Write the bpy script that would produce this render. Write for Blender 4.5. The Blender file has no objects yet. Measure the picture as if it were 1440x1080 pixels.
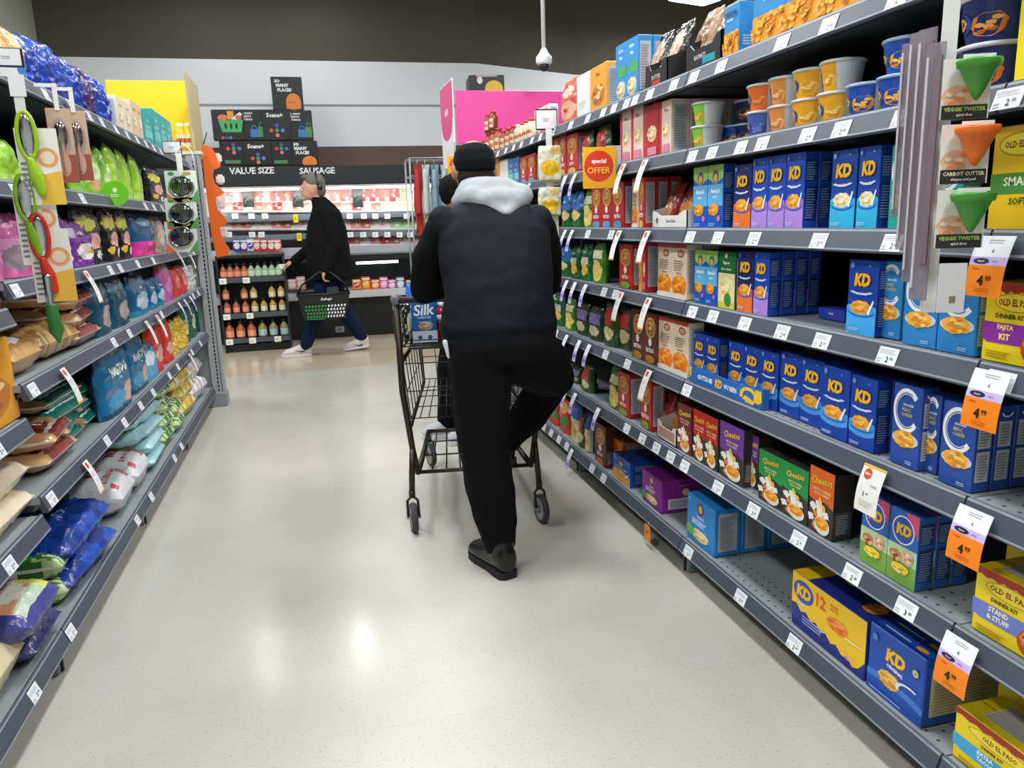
import bpy, bmesh, math, random
from mathutils import Vector, Matrix, noise
random.seed(7)
PI = math.pi
D = bpy.data
S = bpy.context.scene
COL = S.collection

# ------------------------------------------------------------------ camera
F, EYE = 1080.0, 1.3
def _cam_axes():
    fwd = Vector((440-720, 318-540, F)).normalized()
    p2 = Vector((440-720+1000, 318-540-33, F))
    n = fwd.cross(p2).normalized()
    if n.y < 0: n = -n
    r = n.cross(fwd)
    if r.x < 0: r = -r
    # cam = Rm @ world ; columns right, fwd, up
    return Matrix(((r.x, fwd.x, -n.x), (r.y, fwd.y, -n.y), (r.z, fwd.z, -n.z)))
RM = _cam_axes()
cam = D.cameras.new('camera'); cam.sensor_width = 36; cam.lens = F/1440*36; cam.clip_start = .02
camo = D.objects.new('camera', cam); COL.objects.link(camo)
cx, cy, cz = RM[0], -RM[1], -RM[2]
camo.matrix_world = Matrix(((cx.x, cy.x, cz.x, 0), (cx.y, cy.y, cz.y, 0), (cx.z, cy.z, cz.z, EYE), (0, 0, 0, 1)))
cam.dof.use_dof = False
S.camera = camo
def _ray(px, py): return RM.transposed() @ Vector((px-720, py-540, F))
def onX(px, py, X):                      # -> Y, Z on the plane x = X
    d = _ray(px, py); t = X/d.x; return d.y*t, EYE+d.z*t
def onY(px, py, Y):
    d = _ray(px, py); t = Y/d.y; return d.x*t, EYE+d.z*t
def onZ(px, py, Z):
    d = _ray(px, py); t = (Z-EYE)/d.z; return d.x*t, d.y*t
def yat(px, X, z):                       # Y of the vertical plane through column px at depth plane X, height z
    k = (px-720)/F
    c0 = RM @ Vector((X, 0, z-EYE)); c1 = RM @ Vector((0, 1, 0))
    return (k*c0.z-c0.x)/(c1.x-k*c1.z)

# ------------------------------------------------------------------ world, exposure, lamps
w = D.worlds.new('store_air'); S.world = w; w.use_nodes = True
w.node_tree.nodes['Background'].inputs[0].default_value = (.85, .92, 1, 1)
w.node_tree.nodes['Background'].inputs[1].default_value = .32
S.view_settings.view_transform = 'Standard'; S.view_settings.look = 'None'
S.view_settings.gamma = 1; S.view_settings.use_curve_mapping = False
S.view_settings.exposure = 0.22
LAMP_W = 45
LAMPS = [(-1.9, .4, 4.1), (.25, -.9, 4.1), (2.2, .4, 4.1), (-1.9, 3.2, 4.1), (.25, 2.4, 4.1), (2.2, 3.2, 4.1),
         (-1.9, 6.2, 4.1), (.25, 5.6, 4.1), (2.4, 6.6, 4.1), (-.98, 9.36, 4.1), (.18, 9.43, 4.1), (4.86, 9.5, 3.93)]

# ------------------------------------------------------------------ materials
def lin(c):
    c = c/255.0
    return c/12.92 if c <= .04045 else ((c+.055)/1.055)**2.4
def rgb(h): return tuple(lin(int(h[i:i+2], 16)) for i in (0, 2, 4))+(1,)
_M = {}
FIN = dict(card=(.38, 0, .4), matte=(.8, 0, .3), foil=(.22, 0, .6), plastic=(.3, 0, .5), metal=(.35, .6, .5),
           paint=(.45, 0, .5), cloth=(.95, 0, .15), skin=(.55, 0, .4), rubber=(.7, 0, .4), chrome=(.15, 1, .5), glass=(.05, 0, .5), jacket=(.7, 0, .12))
NM = dict(card='printed_card', matte='matte_paint', foil='printed_film', plastic='plastic', metal='metal', paint='powder_coat',
          cloth='cloth', skin='skin', rubber='rubber', chrome='chrome', glass='clear_plastic', jacket='nylon')
def M(h, fin='card'):
    k = (h, fin)
    if k in _M: return _M[k]
    m = D.materials.new(NM[fin]); m.use_nodes = True
    nt = m.node_tree; b = nt.nodes['Principled BSDF']
    ro, me, sp = FIN[fin]
    b.inputs['Base Color'].default_value = rgb(h); b.inputs['Roughness'].default_value = ro
    b.inputs['Metallic'].default_value = me; b.inputs['Specular IOR Level'].default_value = sp
    if fin in ('cloth', 'jacket', 'foil', 'matte', 'metal', 'paint'):
        tc = nt.nodes.new('ShaderNodeTexCoord'); n = nt.nodes.new('ShaderNodeTexNoise')
        sc, st, di = dict(cloth=(60, .35, .004), jacket=(5, .25, .02), foil=(28, .5, .012), matte=(6, .05, .004), metal=(30, .05, .002), paint=(80, .05, .001))[fin]
        n.inputs['Scale'].default_value = sc; n.inputs['Detail'].default_value = 4
        mp = nt.nodes.new('ShaderNodeMapping')
        if fin == 'jacket': mp.inputs['Scale'].default_value = (.7, .7, 1.5)
        bp = nt.nodes.new('ShaderNodeBump'); bp.inputs['Strength'].default_value = st; bp.inputs['Distance'].default_value = di
        nt.links.new(tc.outputs['Object'], mp.inputs['Vector']); nt.links.new(mp.outputs[0], n.inputs['Vector'])
        nt.links.new(n.outputs['Fac'], bp.inputs['Height']); nt.links.new(bp.outputs[0], b.inputs['Normal'])
    if fin == 'glass': b.inputs['Alpha'].default_value = .6
    _M[k] = m
    return m
def emis(h, s, name='lamp_diffuser'):
    m = D.materials.new(name); m.use_nodes = True; b = m.node_tree.nodes['Principled BSDF']
    b.inputs['Emission Color'].default_value = rgb(h); b.inputs['Emission Strength'].default_value = s
    return m

# ------------------------------------------------------------------ mesh builder
_TX = {}
def text2d(s, off=.02, shear=0, res=1):
    k = (s, off, shear, res)
    if k in _TX: return _TX[k]
    c = D.curves.new('t', 'FONT'); c.body = s; c.resolution_u = res; c.offset = off; c.shear = shear; c.space_character = .97
    o = D.objects.new('t', c)
    me = D.meshes.new_from_object(o)
    vs = [(v.co.x, v.co.y) for v in me.vertices]; fs = [tuple(p.vertices) for p in me.polygons]
    D.objects.remove(o); D.curves.remove(c); D.meshes.remove(me)
    x0 = min(v[0] for v in vs); x1 = max(v[0] for v in vs); y0 = min(v[1] for v in vs); y1 = max(v[1] for v in vs)
    H = y1-y0; W = x1-x0
    r = ([((x-(x0+x1)/2)/H, (y-(y0+y1)/2)/H) for x, y in vs], fs, W/H)
    _TX[k] = r
    return r

class MB:
    def __init__(s): s.v = []; s.f = []; s.m = []; s.sm = []; s.mats = []
    def mi(s, m):
        if m not in s.mats: s.mats.append(m)
        return s.mats.index(m)
    def add(s, vs, fs, m, smooth=False):
        b = len(s.v); s.v += [tuple(v) for v in vs]; i = s.mi(m)
        for f in fs: s.f.append(tuple(b+k for k in f)); s.m.append(i); s.sm.append(smooth)
        return s
    def box(s, c, d, m, bev=0, rot=None):
        bm = bmesh.new(); bmesh.ops.create_cube(bm, size=1)
        for v in bm.verts: v.co = Vector((v.co.x*d[0], v.co.y*d[1], v.co.z*d[2]))
        if bev: bmesh.ops.bevel(bm, geom=bm.edges[:], offset=bev, segments=1 if bev < .004 else 2, affect='EDGES')
        if rot is not None: bmesh.ops.rotate(bm, verts=bm.verts, cent=(0, 0, 0), matrix=rot)
        bm.verts.index_update()
        s.add([v.co+Vector(c) for v in bm.verts], [[v.index for v in f.verts] for f in bm.faces], m); bm.free()
        return s
    def tube(s, pts, r, m, n=8, close=False):
        pts = [Vector(p) for p in pts]; N = len(pts); rings = []
        rr = r if isinstance(r, (list, tuple)) else [r]*N
        for i, p in enumerate(pts):
            a = pts[i-1] if i > 0 else (pts[-1] if close else p); b = pts[(i+1) % N] if (i < N-1 or close) else p
            t = (b-a).normalized(); u = t.orthogonal().normalized() if i == 0 else (up-t*up.dot(t)).normalized()
            up = u; w_ = t.cross(u)
            rings.append([p+(u*math.cos(2*PI*k/n)+w_*math.sin(2*PI*k/n))*rr[i] for k in range(n)])
        vs = [q for g in rings for q in g]; fs = []
        for i in range(N if close else N-1):
            j = (i+1) % N
            for k in range(n): fs.append((i*n+k, i*n+(k+1) % n, j*n+(k+1) % n, j*n+k))
        if not close: fs += [tuple(range(n-1, -1, -1)), tuple((N-1)*n+k for k in range(n))]
        return s.add(vs, fs, m, True)
    def loft(s, rings, m, n=20):          # rings: (center, axis u, axis v)
        vs = []; N = len(rings)
        for c, u, v in rings:
            c, u, v = Vector(c), Vector(u), Vector(v)
            vs += [c+u*math.cos(2*PI*k/n)+v*math.sin(2*PI*k/n) for k in range(n)]
        fs = [(i*n+k, i*n+(k+1) % n, (i+1)*n+(k+1) % n, (i+1)*n+k) for i in range(N-1) for k in range(n)]
        fs += [tuple(range(n-1, -1, -1)), tuple((N-1)*n+k for k in range(n))]
        return s.add(vs, fs, m, True)
    def lathe(s, prof, m, n=20, c=(0, 0, 0), colf=None, sx=1, sy=1):
        c = Vector(c); N = len(prof)
        vs = [c+Vector((r*math.cos(2*PI*k/n)*sx, r*math.sin(2*PI*k/n)*sy, z)) for r, z in prof for k in range(n)]
        if colf is None:
            fs = [(i*n+k, i*n+(k+1) % n, (i+1)*n+(k+1) % n, (i+1)*n+k) for i in range(N-1) for k in range(n)]
            fs += [tuple(range(n-1, -1, -1)), tuple((N-1)*n+k for k in range(n))]
            return s.add(vs, fs, m, True)
        for i in range(N-1):
            for k in range(n):
                a = 2*PI*(k+.5)/n
                s.add([vs[i*n+k], vs[i*n+(k+1) % n], vs[(i+1)*n+(k+1) % n], vs[(i+1)*n+k]], [(0, 1, 2, 3)], colf(a, (prof[i][1]+prof[i+1][1])/2), True)
        s.add(vs[:n], [tuple(range(n-1, -1, -1))], m); s.add(vs[-n:], [tuple(range(n))], m)
        return s
    def ball(s, c, r, m, n=14, rot=None):
        r = r if isinstance(r, (tuple, list)) else (r, r, r); vs = []; k2 = n//2
        for i in range(1, k2):
            t = PI*i/k2
            for k in range(n):
                q = Vector((r[0]*math.sin(t)*math.cos(2*PI*k/n), r[1]*math.sin(t)*math.sin(2*PI*k/n), r[2]*math.cos(t)))
                if rot is not None: q = rot @ q
                vs.append(q+Vector(c))
        a = Vector((0, 0, r[2])); b = Vector((0, 0, -r[2]))
        if rot is not None: a = rot @ a; b = rot @ b
        vs += [a+Vector(c), b+Vector(c)]; T = len(vs)-2; fs = []
        for i in range(k2-2):
            for k in range(n): fs.append((i*n+k, (i+1)*n+k, (i+1)*n+(k+1) % n, i*n+(k+1) % n))
        for k in range(n): fs.append((T, k, (k+1) % n)); fs.append((T+1, (k2-2)*n+(k+1) % n, (k2-2)*n+k))
        return s.add(vs, fs, m, True)
    def cap(s, a, b, ra, rb, m, n=12):    # tapered limb with round ends
        a, b = Vector(a), Vector(b); t = (b-a)
        L = max(t.length, 1e-4); q = t.normalized().to_track_quat('Z', 'Y').to_matrix()
        vs = []; prof = []
        for i in range(1, 5): th = PI/2*i/4; prof.append((ra*math.sin(th), -ra*math.cos(th)))
        for i in range(0, 4): th = PI/2*i/4; prof.append((rb*math.cos(th), L+rb*math.sin(th)))
        for r, z in prof: vs += [a+q @ Vector((r*math.cos(2*PI*k/n), r*math.sin(2*PI*k/n), z)) for k in range(n)]
        N = len(prof)
        fs = [(i*n+k, i*n+(k+1) % n, (i+1)*n+(k+1) % n, (i+1)*n+k) for i in range(N-1) for k in range(n)]
        fs += [tuple(range(n-1, -1, -1)), tuple((N-1)*n+k for k in range(n))]
        return s.add(vs, fs, m, True)
    def mesh(s, name):
        me = D.meshes.new(name); me.from_pydata(s.v, [], s.f)
        for m in s.mats: me.materials.append(m)
        for p, i, q in zip(me.polygons, s.m, s.sm): p.material_index = i; p.use_smooth = q
        me.update()
        return me
    def build(s, name, parent=None, loc=None):
        o = D.objects.new(name, s.mesh(name)); COL.objects.link(o)
        if parent is not None: o.parent = parent
        if loc is not None: o.location = loc
        return o

def clip01(g):
    for ax, lim, sg in ((0, 0, 1), (0, 1, -1), (1, 0, 1), (1, 1, -1)):
        out = []
        for i, a in enumerate(g):
            b = g[(i+1) % len(g)]; da, db = (a[ax]-lim)*sg, (b[ax]-lim)*sg
            if da >= 0: out.append(a)
            if da*db < 0: t = da/(da-db); out.append((a[0]+(b[0]-a[0])*t, a[1]+(b[1]-a[1])*t))
        g = out
        if not g: break
    return g
class Paint:
    """2-D printing on a surface; pos(u, v, lift) -> 3-D, u v in 0..1, W x H metres"""
    def __init__(s, mb, W, H, pos, fin='card'): s.mb, s.W, s.H, s.pos, s.l, s.fin = mb, W, H, pos, 0, fin
    def _p(s, pts, fs, col):
        s.l = min(s.l+1, 36); l = s.l*.00015+.0002
        if any(u < 0 or u > 1 or v < 0 or v > 1 for u, v in pts):
            np_, nf = [], []
            for f in fs:
                g = clip01([pts[i] for i in f])
                if len(g) > 2: nf.append(tuple(range(len(np_), len(np_)+len(g)))); np_ += g
            pts, fs = np_, nf
            if not fs: return
        s.mb.add([s.pos(u, v, l) for u, v in pts], fs, M(col, s.fin) if isinstance(col, str) else col)
    def poly(s, pts, col): s._p(pts, [tuple(range(len(pts)))], col)
    def rect(s, a, b, c, d, col):
        n = 6
        s._p([(a+(c-a)*i/n, q) for q in (b, d) for i in range(n+1)], [(i, i+1, n+2+i, n+1+i) for i in range(n)], col)
    def ell(s, cu, cv, ru, rv, col, n=18, j=0, seed=0):
        rnd = random.Random(seed)
        s.poly([(cu+ru*math.cos(2*PI*k/n)*(1+j*rnd.uniform(-1, 1)), cv+rv*math.sin(2*PI*k/n)*(1+j*rnd.uniform(-1, 1))) for k in range(n)], col)
    def circ(s, cu, cv, r, col, **k): s.ell(cu, cv, r, r*s.W/s.H, col, **k)
    def arc(s, cu, cv, ru, rv, t, a0, a1, col, n=22):
        A = [math.radians(a0+(a1-a0)*i/n) for i in range(n+1)]
        pts = [(cu+ru*math.cos(a), cv+rv*math.sin(a)) for a in A]+[(cu+ru*(1-t)*math.cos(a), cv+rv*(1-t)*math.sin(a)) for a in A]
        s._p(pts, [(i, i+1, n+2+i, n+1+i) for i in range(n)], col)
    def text(s, st, cu, cv, h, col, mw=.9, off=.02, shear=0, rot=0, res=1):
        vs, fs, asp = text2d(st, off, shear, res)
        hm = h*s.H; sc = 1
        if asp*hm > mw*s.W: sc = mw*s.W/(asp*hm)
        ca, sa = math.cos(rot), math.sin(rot)
        s._p([(cu+(x*ca*sc-y*sa)*hm/s.W, cv+(y*ca+x*sa*sc)*hm/s.H) for x, y in vs], fs, col)
    def heap(s, cu, cv, ru, rv, cols, n=9, seed=1):
        rnd = random.Random(seed)
        s.ell(cu, cv, ru, rv, cols[0], j=.12, seed=seed)
        for i in range(n):
            a = rnd.uniform(0, 6.28); q = rnd.uniform(.2, .75)
            s.ell(cu+ru*q*math.cos(a), cv+rv*q*math.sin(a), ru*.28, rv*.2, cols[1+i % (len(cols)-1)], n=8, j=.2, seed=i)
    def lines(s, a, b, c, d, n, col, seed=0):      # small print
        rnd = random.Random(seed); L = (d-b)/n
        for i in range(n):
            e = c-(c-a)*rnd.uniform(0, .35); s._p([(a, b+i*L), (e, b+i*L), (e, b+i*L+L*.45), (a, b+i*L+L*.45)], [(0, 1, 2, 3)], col)

def frontP(mb, w_, h, d):  return Paint(mb, w_, h, lambda u, v, l: ((u-.5)*w_, -d/2-l, v*h))
def rightP(mb, w_, h, d):  return Paint(mb, d, h, lambda u, v, l: (w_/2+l, (u-.5)*d, v*h))
def leftP(mb, w_, h, d):   return Paint(mb, d, h, lambda u, v, l: (-w_/2-l, (.5-u)*d, v*h))
def topP(mb, w_, h, d):    return Paint(mb, w_, d, lambda u, v, l: ((u-.5)*w_, (v-.5)*d, h+l))

# ------------------------------------------------------------------ scene graph helpers
def tag(o, label=None, cat=None, group=None, kind=None):
    if label: o['label'] = label
    if cat: o['category'] = cat
    if group: o['group'] = group
    if kind: o['kind'] = kind
    return o
def empty(name, loc=(0, 0, 0), rz=0):
    o = D.objects.new(name, None); COL.objects.link(o); o.location = loc; o.rotation_euler = (0, 0, rz); o.empty_display_size = .05
    return o
def struct(mb, name): return tag(mb.build(name), kind='structure')
ORD = ['', 'first', 'second', 'third', 'fourth', 'fifth', 'sixth', 'seventh', 'eighth', 'ninth', 'tenth', 'eleventh', 'twelfth', 'thirteenth', 'fourteenth',
       'fifteenth', 'sixteenth', 'seventeenth', 'eighteenth', 'nineteenth', 'twentieth', 'twenty-first', 'twenty-second', 'twenty-third', 'twenty-fourth',
       'twenty-fifth', 'twenty-sixth', 'twenty-seventh', 'twenty-eighth', 'twenty-ninth', 'thirtieth', 'thirty-first', 'thirty-second', 'thirty-third', 'thirty-fourth']
REC = []                                  # (object, description, place, order key, row, level)
def rec(o, desc, place, key, row=0, level=0): REC.append((o, desc, place, key, row, level))
def finish_labels():
    from collections import defaultdict
    g = defaultdict(list)
    for r in REC: g[(r[1], r[2], r[4], r[5])].append(r)
    base = defaultdict(set)
    for k in g: base[(k[0], k[1])].add((k[2], k[3]))
    for (desc, place, row, lev), rs in g.items():
        rs.sort(key=lambda r: r[3])
        ks = base[(desc, place)]
        rows = len({a for a, b in ks}) > 1; levs = sorted({b for a, b in ks})
        for i, r in enumerate(rs):
            t = desc
            if len(rs) > 1: t += ', %s from left' % ORD[min(i+1, len(ORD)-1)]
            if len(levs) > 1: t += ', lowest' if lev == levs[0] else (', topmost' if lev == levs[-1] else ', %s layer up' % ORD[levs.index(lev)+1])
            if rows: t += ', front row' if row == 0 else ', %s row' % ORD[row+1]
            t += ', '+place
            r[0]['label'] = t

# ================================================================== the room
def floor_mat():
    m = D.materials.new('polished_floor_tiles'); m.use_nodes = True; nt = m.node_tree; N = nt.nodes; L = nt.links; b = N['Principled BSDF']
    tc = N.new('ShaderNodeTexCoord')
    def noise(scale, det=3):
        n = N.new('ShaderNodeTexNoise'); n.inputs['Scale'].default_value = scale; n.inputs['Detail'].default_value = det
        L.new(tc.outputs['Object'], n.inputs['Vector']); return n
    def ramp(src, p0, p1, c0, c1):
        r = N.new('ShaderNodeValToRGB'); r.color_ramp.elements[0].position = p0; r.color_ramp.elements[1].position = p1
        r.color_ramp.elements[0].color = rgb(c0); r.color_ramp.elements[1].color = rgb(c1); L.new(src, r.inputs[0]); return r
    def mix(f, a, c, mode='MIX'):
        x = N.new('ShaderNodeMixRGB'); x.blend_type = mode
        if isinstance(f, float): x.inputs[0].default_value = f
        else: L.new(f, x.inputs[0])
        for i, q in ((1, a), (2, c)):
            if isinstance(q, tuple): x.inputs[i].default_value = q
            else: L.new(q, x.inputs[i])
        return x
    def brick(scale, wd, ht, ms, off=0):
        br = N.new('ShaderNodeTexBrick'); br.offset = off; br.squash = 1
        for k, v in (('Scale', scale), ('Mortar Size', ms), ('Brick Width', wd), ('Row Height', ht), ('Mortar Smooth', .3), ('Bias', 0)): br.inputs[k].default_value = v
        br.inputs['Color1'].default_value = (1, 1, 1, 1); br.inputs['Color2'].default_value = (.985, .985, .98, 1); br.inputs['Mortar'].default_value = (.955, .952, .945, 1)
        L.new(tc.outputs['Object'], br.inputs['Vector']); return br
    big = ramp(noise(2.2).outputs[0], .3, .7, 'bfbbb0', 'c9c5ba')
    sp = ramp(noise(150, 2).outputs[0], .62, .72, 'ffffff', 'a09a90')
    a = mix(.55, big.outputs[0], sp.outputs[0], 'MULTIPLY')
    a = mix(1.0, a.outputs[0], brick(1, .61, .61, .0022).outputs[0], 'MULTIPLY')
    be = mix(1.0, rgb('c6b9a0'), brick(1, .92, .3, .003, .5).outputs[0], 'MULTIPLY')
    sep = N.new('ShaderNodeSeparateXYZ'); L.new(tc.outputs['Object'], sep.inputs[0])
    gt = N.new('ShaderNodeMath'); gt.operation = 'GREATER_THAN'; gt.inputs[1].default_value = 7.2; L.new(sep.outputs[1], gt.inputs[0])
    fin = mix(gt.outputs[0], a.outputs[0], be.outputs[0]); L.new(fin.outputs[0], b.inputs['Base Color'])
    rr = ramp(noise(3, 4).outputs[0], .3, .7, '626262', '7c7c7c'); L.new(rr.outputs[0], b.inputs['Roughness'])
    b.inputs['Specular IOR Level'].default_value = .5
    return m
FM = floor_mat()
XL = onY(50, 40, 10.3)[0]                 # left wall of the store
f_ = MB(); f_.add([(XL, -4, 0), (9, -4, 0), (9, 16, 0), (XL, 16, 0)], [(0, 1, 2, 3)], FM); struct(f_, 'floor')
YB = 10.3; ZC = 5.2
zt = onY(350, 84, YB)[1]; zg = onY(350, 148, YB)[1]; zb = onY(480, 206, YB)[1]
DK, WH, BR = M('5a564d', 'matte'), M('f1f3f8', 'matte'), M('6f5a50', 'matte')
xc = onY(670, 90, YB)[0]
x2, y2 = onZ(808, 105, zt)
def wallband(name, a, b, flip=1):
    m = MB(); n = Vector((b[1]-a[1], -(b[0]-a[0]), 0)).normalized()
    def q(z0, z1, mat, o=0):
        p = [(a[0]+n.x*o, a[1]+n.y*o), (b[0]+n.x*o, b[1]+n.y*o)]
        m.add([(*p[0], z0), (*p[1], z0), (*p[1], z1), (*p[0], z1)], [(0, 1, 2, 3)], mat)
    q(0, zb, BR); q(zb, zg-.015, WH); q(zg-.015, zg+.015, M('9fa3a8', 'matte')); q(zg+.015, zt, WH); q(zt, ZC, DK)
    return struct(m, name)
wallband('wall_back', (XL, YB), (xc, YB)); wallband('wall_back_angled', (xc, YB), (x2, y2)); wallband('wall_back_right', (x2, y2), (9, y2))
m = MB(); m.add([(XL, -4, 0), (XL, YB, 0), (XL, YB, ZC), (XL, -4, ZC)], [(0, 1, 2, 3)], M('b4b8a8', 'matte')); struct(m, 'wall_left')
m = MB(); m.add([(9, y2, 0), (9, -4, 0), (9, -4, ZC), (9, y2, ZC)], [(0, 1, 2, 3)], M('d0d0cc', 'matte')); struct(m, 'wall_right')
m = MB(); m.add([(XL, -4, 0), (9, -4, 0), (9, -4, ZC), (XL, -4, ZC)], [(0, 1, 2, 3)], M('d0d0cc', 'matte')); struct(m, 'wall_front')
m = MB(); m.add([(XL, -4, ZC), (9, -4, ZC), (9, 16, ZC), (XL, 16, ZC)], [(0, 1, 2, 3)], M('77736a', 'matte'))
for i in range(7): m.box(((XL+9)/2, -3+2.6*i, ZC-.1), (9-XL, .12, .2), M('6a665e', 'matte'))
struct(m, 'ceiling')

# lamps
LH = MB(); LH.box((0, 0, .05), (1.1, .42, .09), M('e8e8e8', 'plastic'), .02); LH.tube([(-.3, 0, .1), (-.3, 0, 1.1)], .006, M('c0c0c0', 'metal'), 6).tube([(.3, 0, .1), (.3, 0, 1.1)], .006, M('c0c0c0', 'metal'), 6)
LHm = LH.mesh('housing'); LDm = MB().box((0, 0, -.01), (1.0, .34, .03), emis('f4fbff', 14), .008).mesh('diffuser')
for i, (x, y, z) in enumerate(LAMPS):
    t = empty('ceiling_lamp', (x, y, z), PI/2 if i != 11 else .3)
    tag(t, 'long white ceiling lamp glowing above the right shelving' if i == 11 else None, 'lamp', 'ceiling lamps')
    if i != 11: rec(t, 'white ceiling lamp hanging over the shop floor', 'under the dark ceiling', x+y*10)
    if i >= 9: t.scale = (.6, .9, 1) if i == 11 else (.16, .35, 1)
    o = D.objects.new('housing', LHm); COL.objects.link(o); o.parent = t
    o = D.objects.new('diffuser', LDm); COL.objects.link(o); o.parent = t
    l = D.lights.new('lamp_light', 'AREA'); l.shape = 'RECTANGLE'; l.size = 1.1; l.size_y = .5; l.energy = LAMP_W if i not in (9, 10) else 6; l.color = (.96, .985, 1)
    lo = D.objects.new('lamp_light', l); COL.objects.link(lo); lo.parent = t; lo.location = (0, 0, -.04)

# ================================================================== shelving
XR, XF = 1.21, -.82                       # front edges of right and left shelving
ZR = [1.724, 1.484, 1.229, .984, .710, .434, .125]
ZL = [1.752, 1.430, 1.156, .873, .543, .125]
ZN = [1.752, 1.430, 1.086, .778, .492, .125]     # nearest left bay
LIP, DECK = M('474d5a', 'paint'), M('8d9496', 'paint')
DKM, KICK = M('16171a', 'matte'), M('5c5f60', 'paint')
def shelf_mesh(L, holes):
    m = MB(); m.box((0, .255, -.012), (L-.004, .50, .02), DECK); m.box((0, .255, -.035), (L-.02, .46, .02), M('33363a', 'paint'))
    if holes:
        n = int(L/.035)
        for r_ in range(3):
            for k in range(n):
                x = -L/2+.02+k*.035+(r_ % 2)*.012; y = .035+r_*.035; q = .0045
                m.add([(x+q*math.cos(a*PI/3), y+q*math.sin(a*PI/3), -.0015) for a in range(6)], [(0, 1, 2, 3, 4, 5)], M('3c4043', 'matte'))
    return m.mesh('shelf')
def lip_mesh(L):
    m = MB(); h = L/2-.003
    P = [(.012, 0), (.006, .004), (.002, 0), (-.0145, -.045), (-.012, -.05), (.004, -.048), (.012, -.02)]
    vs = [(sx*h, y, z) for sx in (-1, 1) for y, z in P]; n = len(P)
    fs = [(i, (i+1) % n, n+(i+1) % n, n+i) for i in range(n)]+[tuple(range(n-1, -1, -1)), tuple(range(n, 2*n))]
    m.add(vs, fs, LIP)
    m.add([(-h, .002, .0015), (h, .002, .0015), (h, .0008, -.003), (-h, .0008, -.003)], [(0, 1, 2, 3)], M('99a0aa', 'paint'))
    m.add([(-h, -.0142, -.041), (h, -.0142, -.041), (h, -.0153, -.0455), (-h, -.0153, -.0455)], [(0, 1, 2, 3)], M('8a919c', 'paint'))
    return m.mesh('price_rail')
SH = shelf_mesh(1.22, False); SHH = shelf_mesh(1.22, True); LPm = lip_mesh(1.22)
BK = MB().box((0, .505, .9), (1.216, .01, 1.74), DKM).mesh('back_panel')
KK = MB().box((0, .3, .04), (1.216, .02, .08), KICK).mesh('kick_plate')
UP = MB().box((0, .49, .9), (.03, .03, 1.76), M('6f7478', 'paint'), .003).mesh('upright')
FT = MB().box((0, .13, .045), (.05, .2, .085), M('7d8285', 'paint'), .004).box((0, .028, .03), (.008, .012, .05), M('2a2c2e', 'matte')).mesh('foot')
def link(name, me, parent, loc=(0, 0, 0)):
    o = D.objects.new(name, me); COL.objects.link(o); o.parent = parent; o.location = loc; return o
def bay(X, yc, rz, zs, label, holes):
    t = empty('shelving_bay', (X, yc, 0), rz); tag(t, label, 'shelving', 'shelving bays')
    link('back_panel', BK, t); link('kick_plate', KK, t)
    s = 1 if rz < 0 else -1
    link('upright', UP, t, (-.594*s, 0, 0)); link('foot', FT, t, (.59*s, 0, 0))
    for i, z in enumerate(zs):
        sh = link('shelf', SHH if (holes and i >= 4) else SH, t, (0, 0, z+.022))
        link('price_rail', LPm, sh)
RB = [.57, 1.79, 3.01, 4.23, 5.45]
for i, yc in enumerate(RB):
    bay(XR, yc, -PI/2, ZR, 'dark railed right-hand shelving bay holding '+['yellow dinner kits, nearest', 'blue macaroni boxes and large multipacks', 'red snack boxes and a special offer sign', 'green pasta pouches beside the standing shopper', 'jars near the pink header sign, farthest'][i], i < 2)
for i, yc in enumerate([1.75, 2.97, 4.19, 5.41]):
    bay(XF, yc, PI/2, ZN if i == 0 else ZL, 'grey railed left-hand shelving bay holding '+['flour and blue foil sacks, nearest', 'bags of dried beans and purple packets', 'blue rice pouches and green crisps bags', 'knotted yellow bags beside the end frame, farthest'][i], False)

# end frame of the left shelving
t = empty('end_frame', (-.86, 6.06, 0)); tag(t, 'tall grey slotted metal end frame of the left shelving', 'shelving frame')
fr = MB(); fr.box((-.25, 0, .91), (.56, .03, 1.82), M('9a9ea1', 'paint'), .003).box((.075, 0, .91), (.09, .1, 1.82), M('a9adaf', 'paint'), .004)
fr.build('end_panel', t)
sl = MB()
for k in range(58): sl.box((.076, -.051, .06+k*.03), (.009, .003, .02), M('1d1e20', 'matte'))
sl.box((.1, -.051, .91), (.004, .003, 1.80), M('1d1e20', 'matte')); tag(sl.build('slot_strip', t), kind='stuff')
MB().box((.04, 0, 1.832), (.2, .12, .024), M('d8d2bc', 'paint'), .004).build('top_cap', t)
MB().box((.06, -.02, .05), (.14, .16, .1), M('8b8f92', 'paint'), .004).build('foot', t)

# yellow header at the end of the left shelving
fx = onY(265, 150, 6.0)[0]; yf = yat(280, fx, 2.2)
zt1 = onY(265, 101, 6.0)[1]; zb1 = onX(272, 214, fx)[1]
t = empty('header_sign', (fx, 6.0, zb1)); tag(t, 'yellow header board rising above the far end of left shelving', 'sign')
MB().box((.0, (yf-6)/2, (zt1-zb1)/2), (.012, yf-6, zt1-zb1), M('b9ab7e'), .002).box((-.007, (yf-6)/2, (zt1-zb1)/2), (.002, yf-6-.02, zt1-zb1-.02), M('d8c46a')).build('side_board', t)
xl_ = onY(150, 113, yf)[0]; ztp = onY(160, 113, yf)[1]
MB().box(((xl_-fx)/2-.01, yf-6, (ztp-zb1)/2), (fx-xl_, .015, ztp-zb1), M('f2c71c'), .002).build('board', t)

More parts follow.
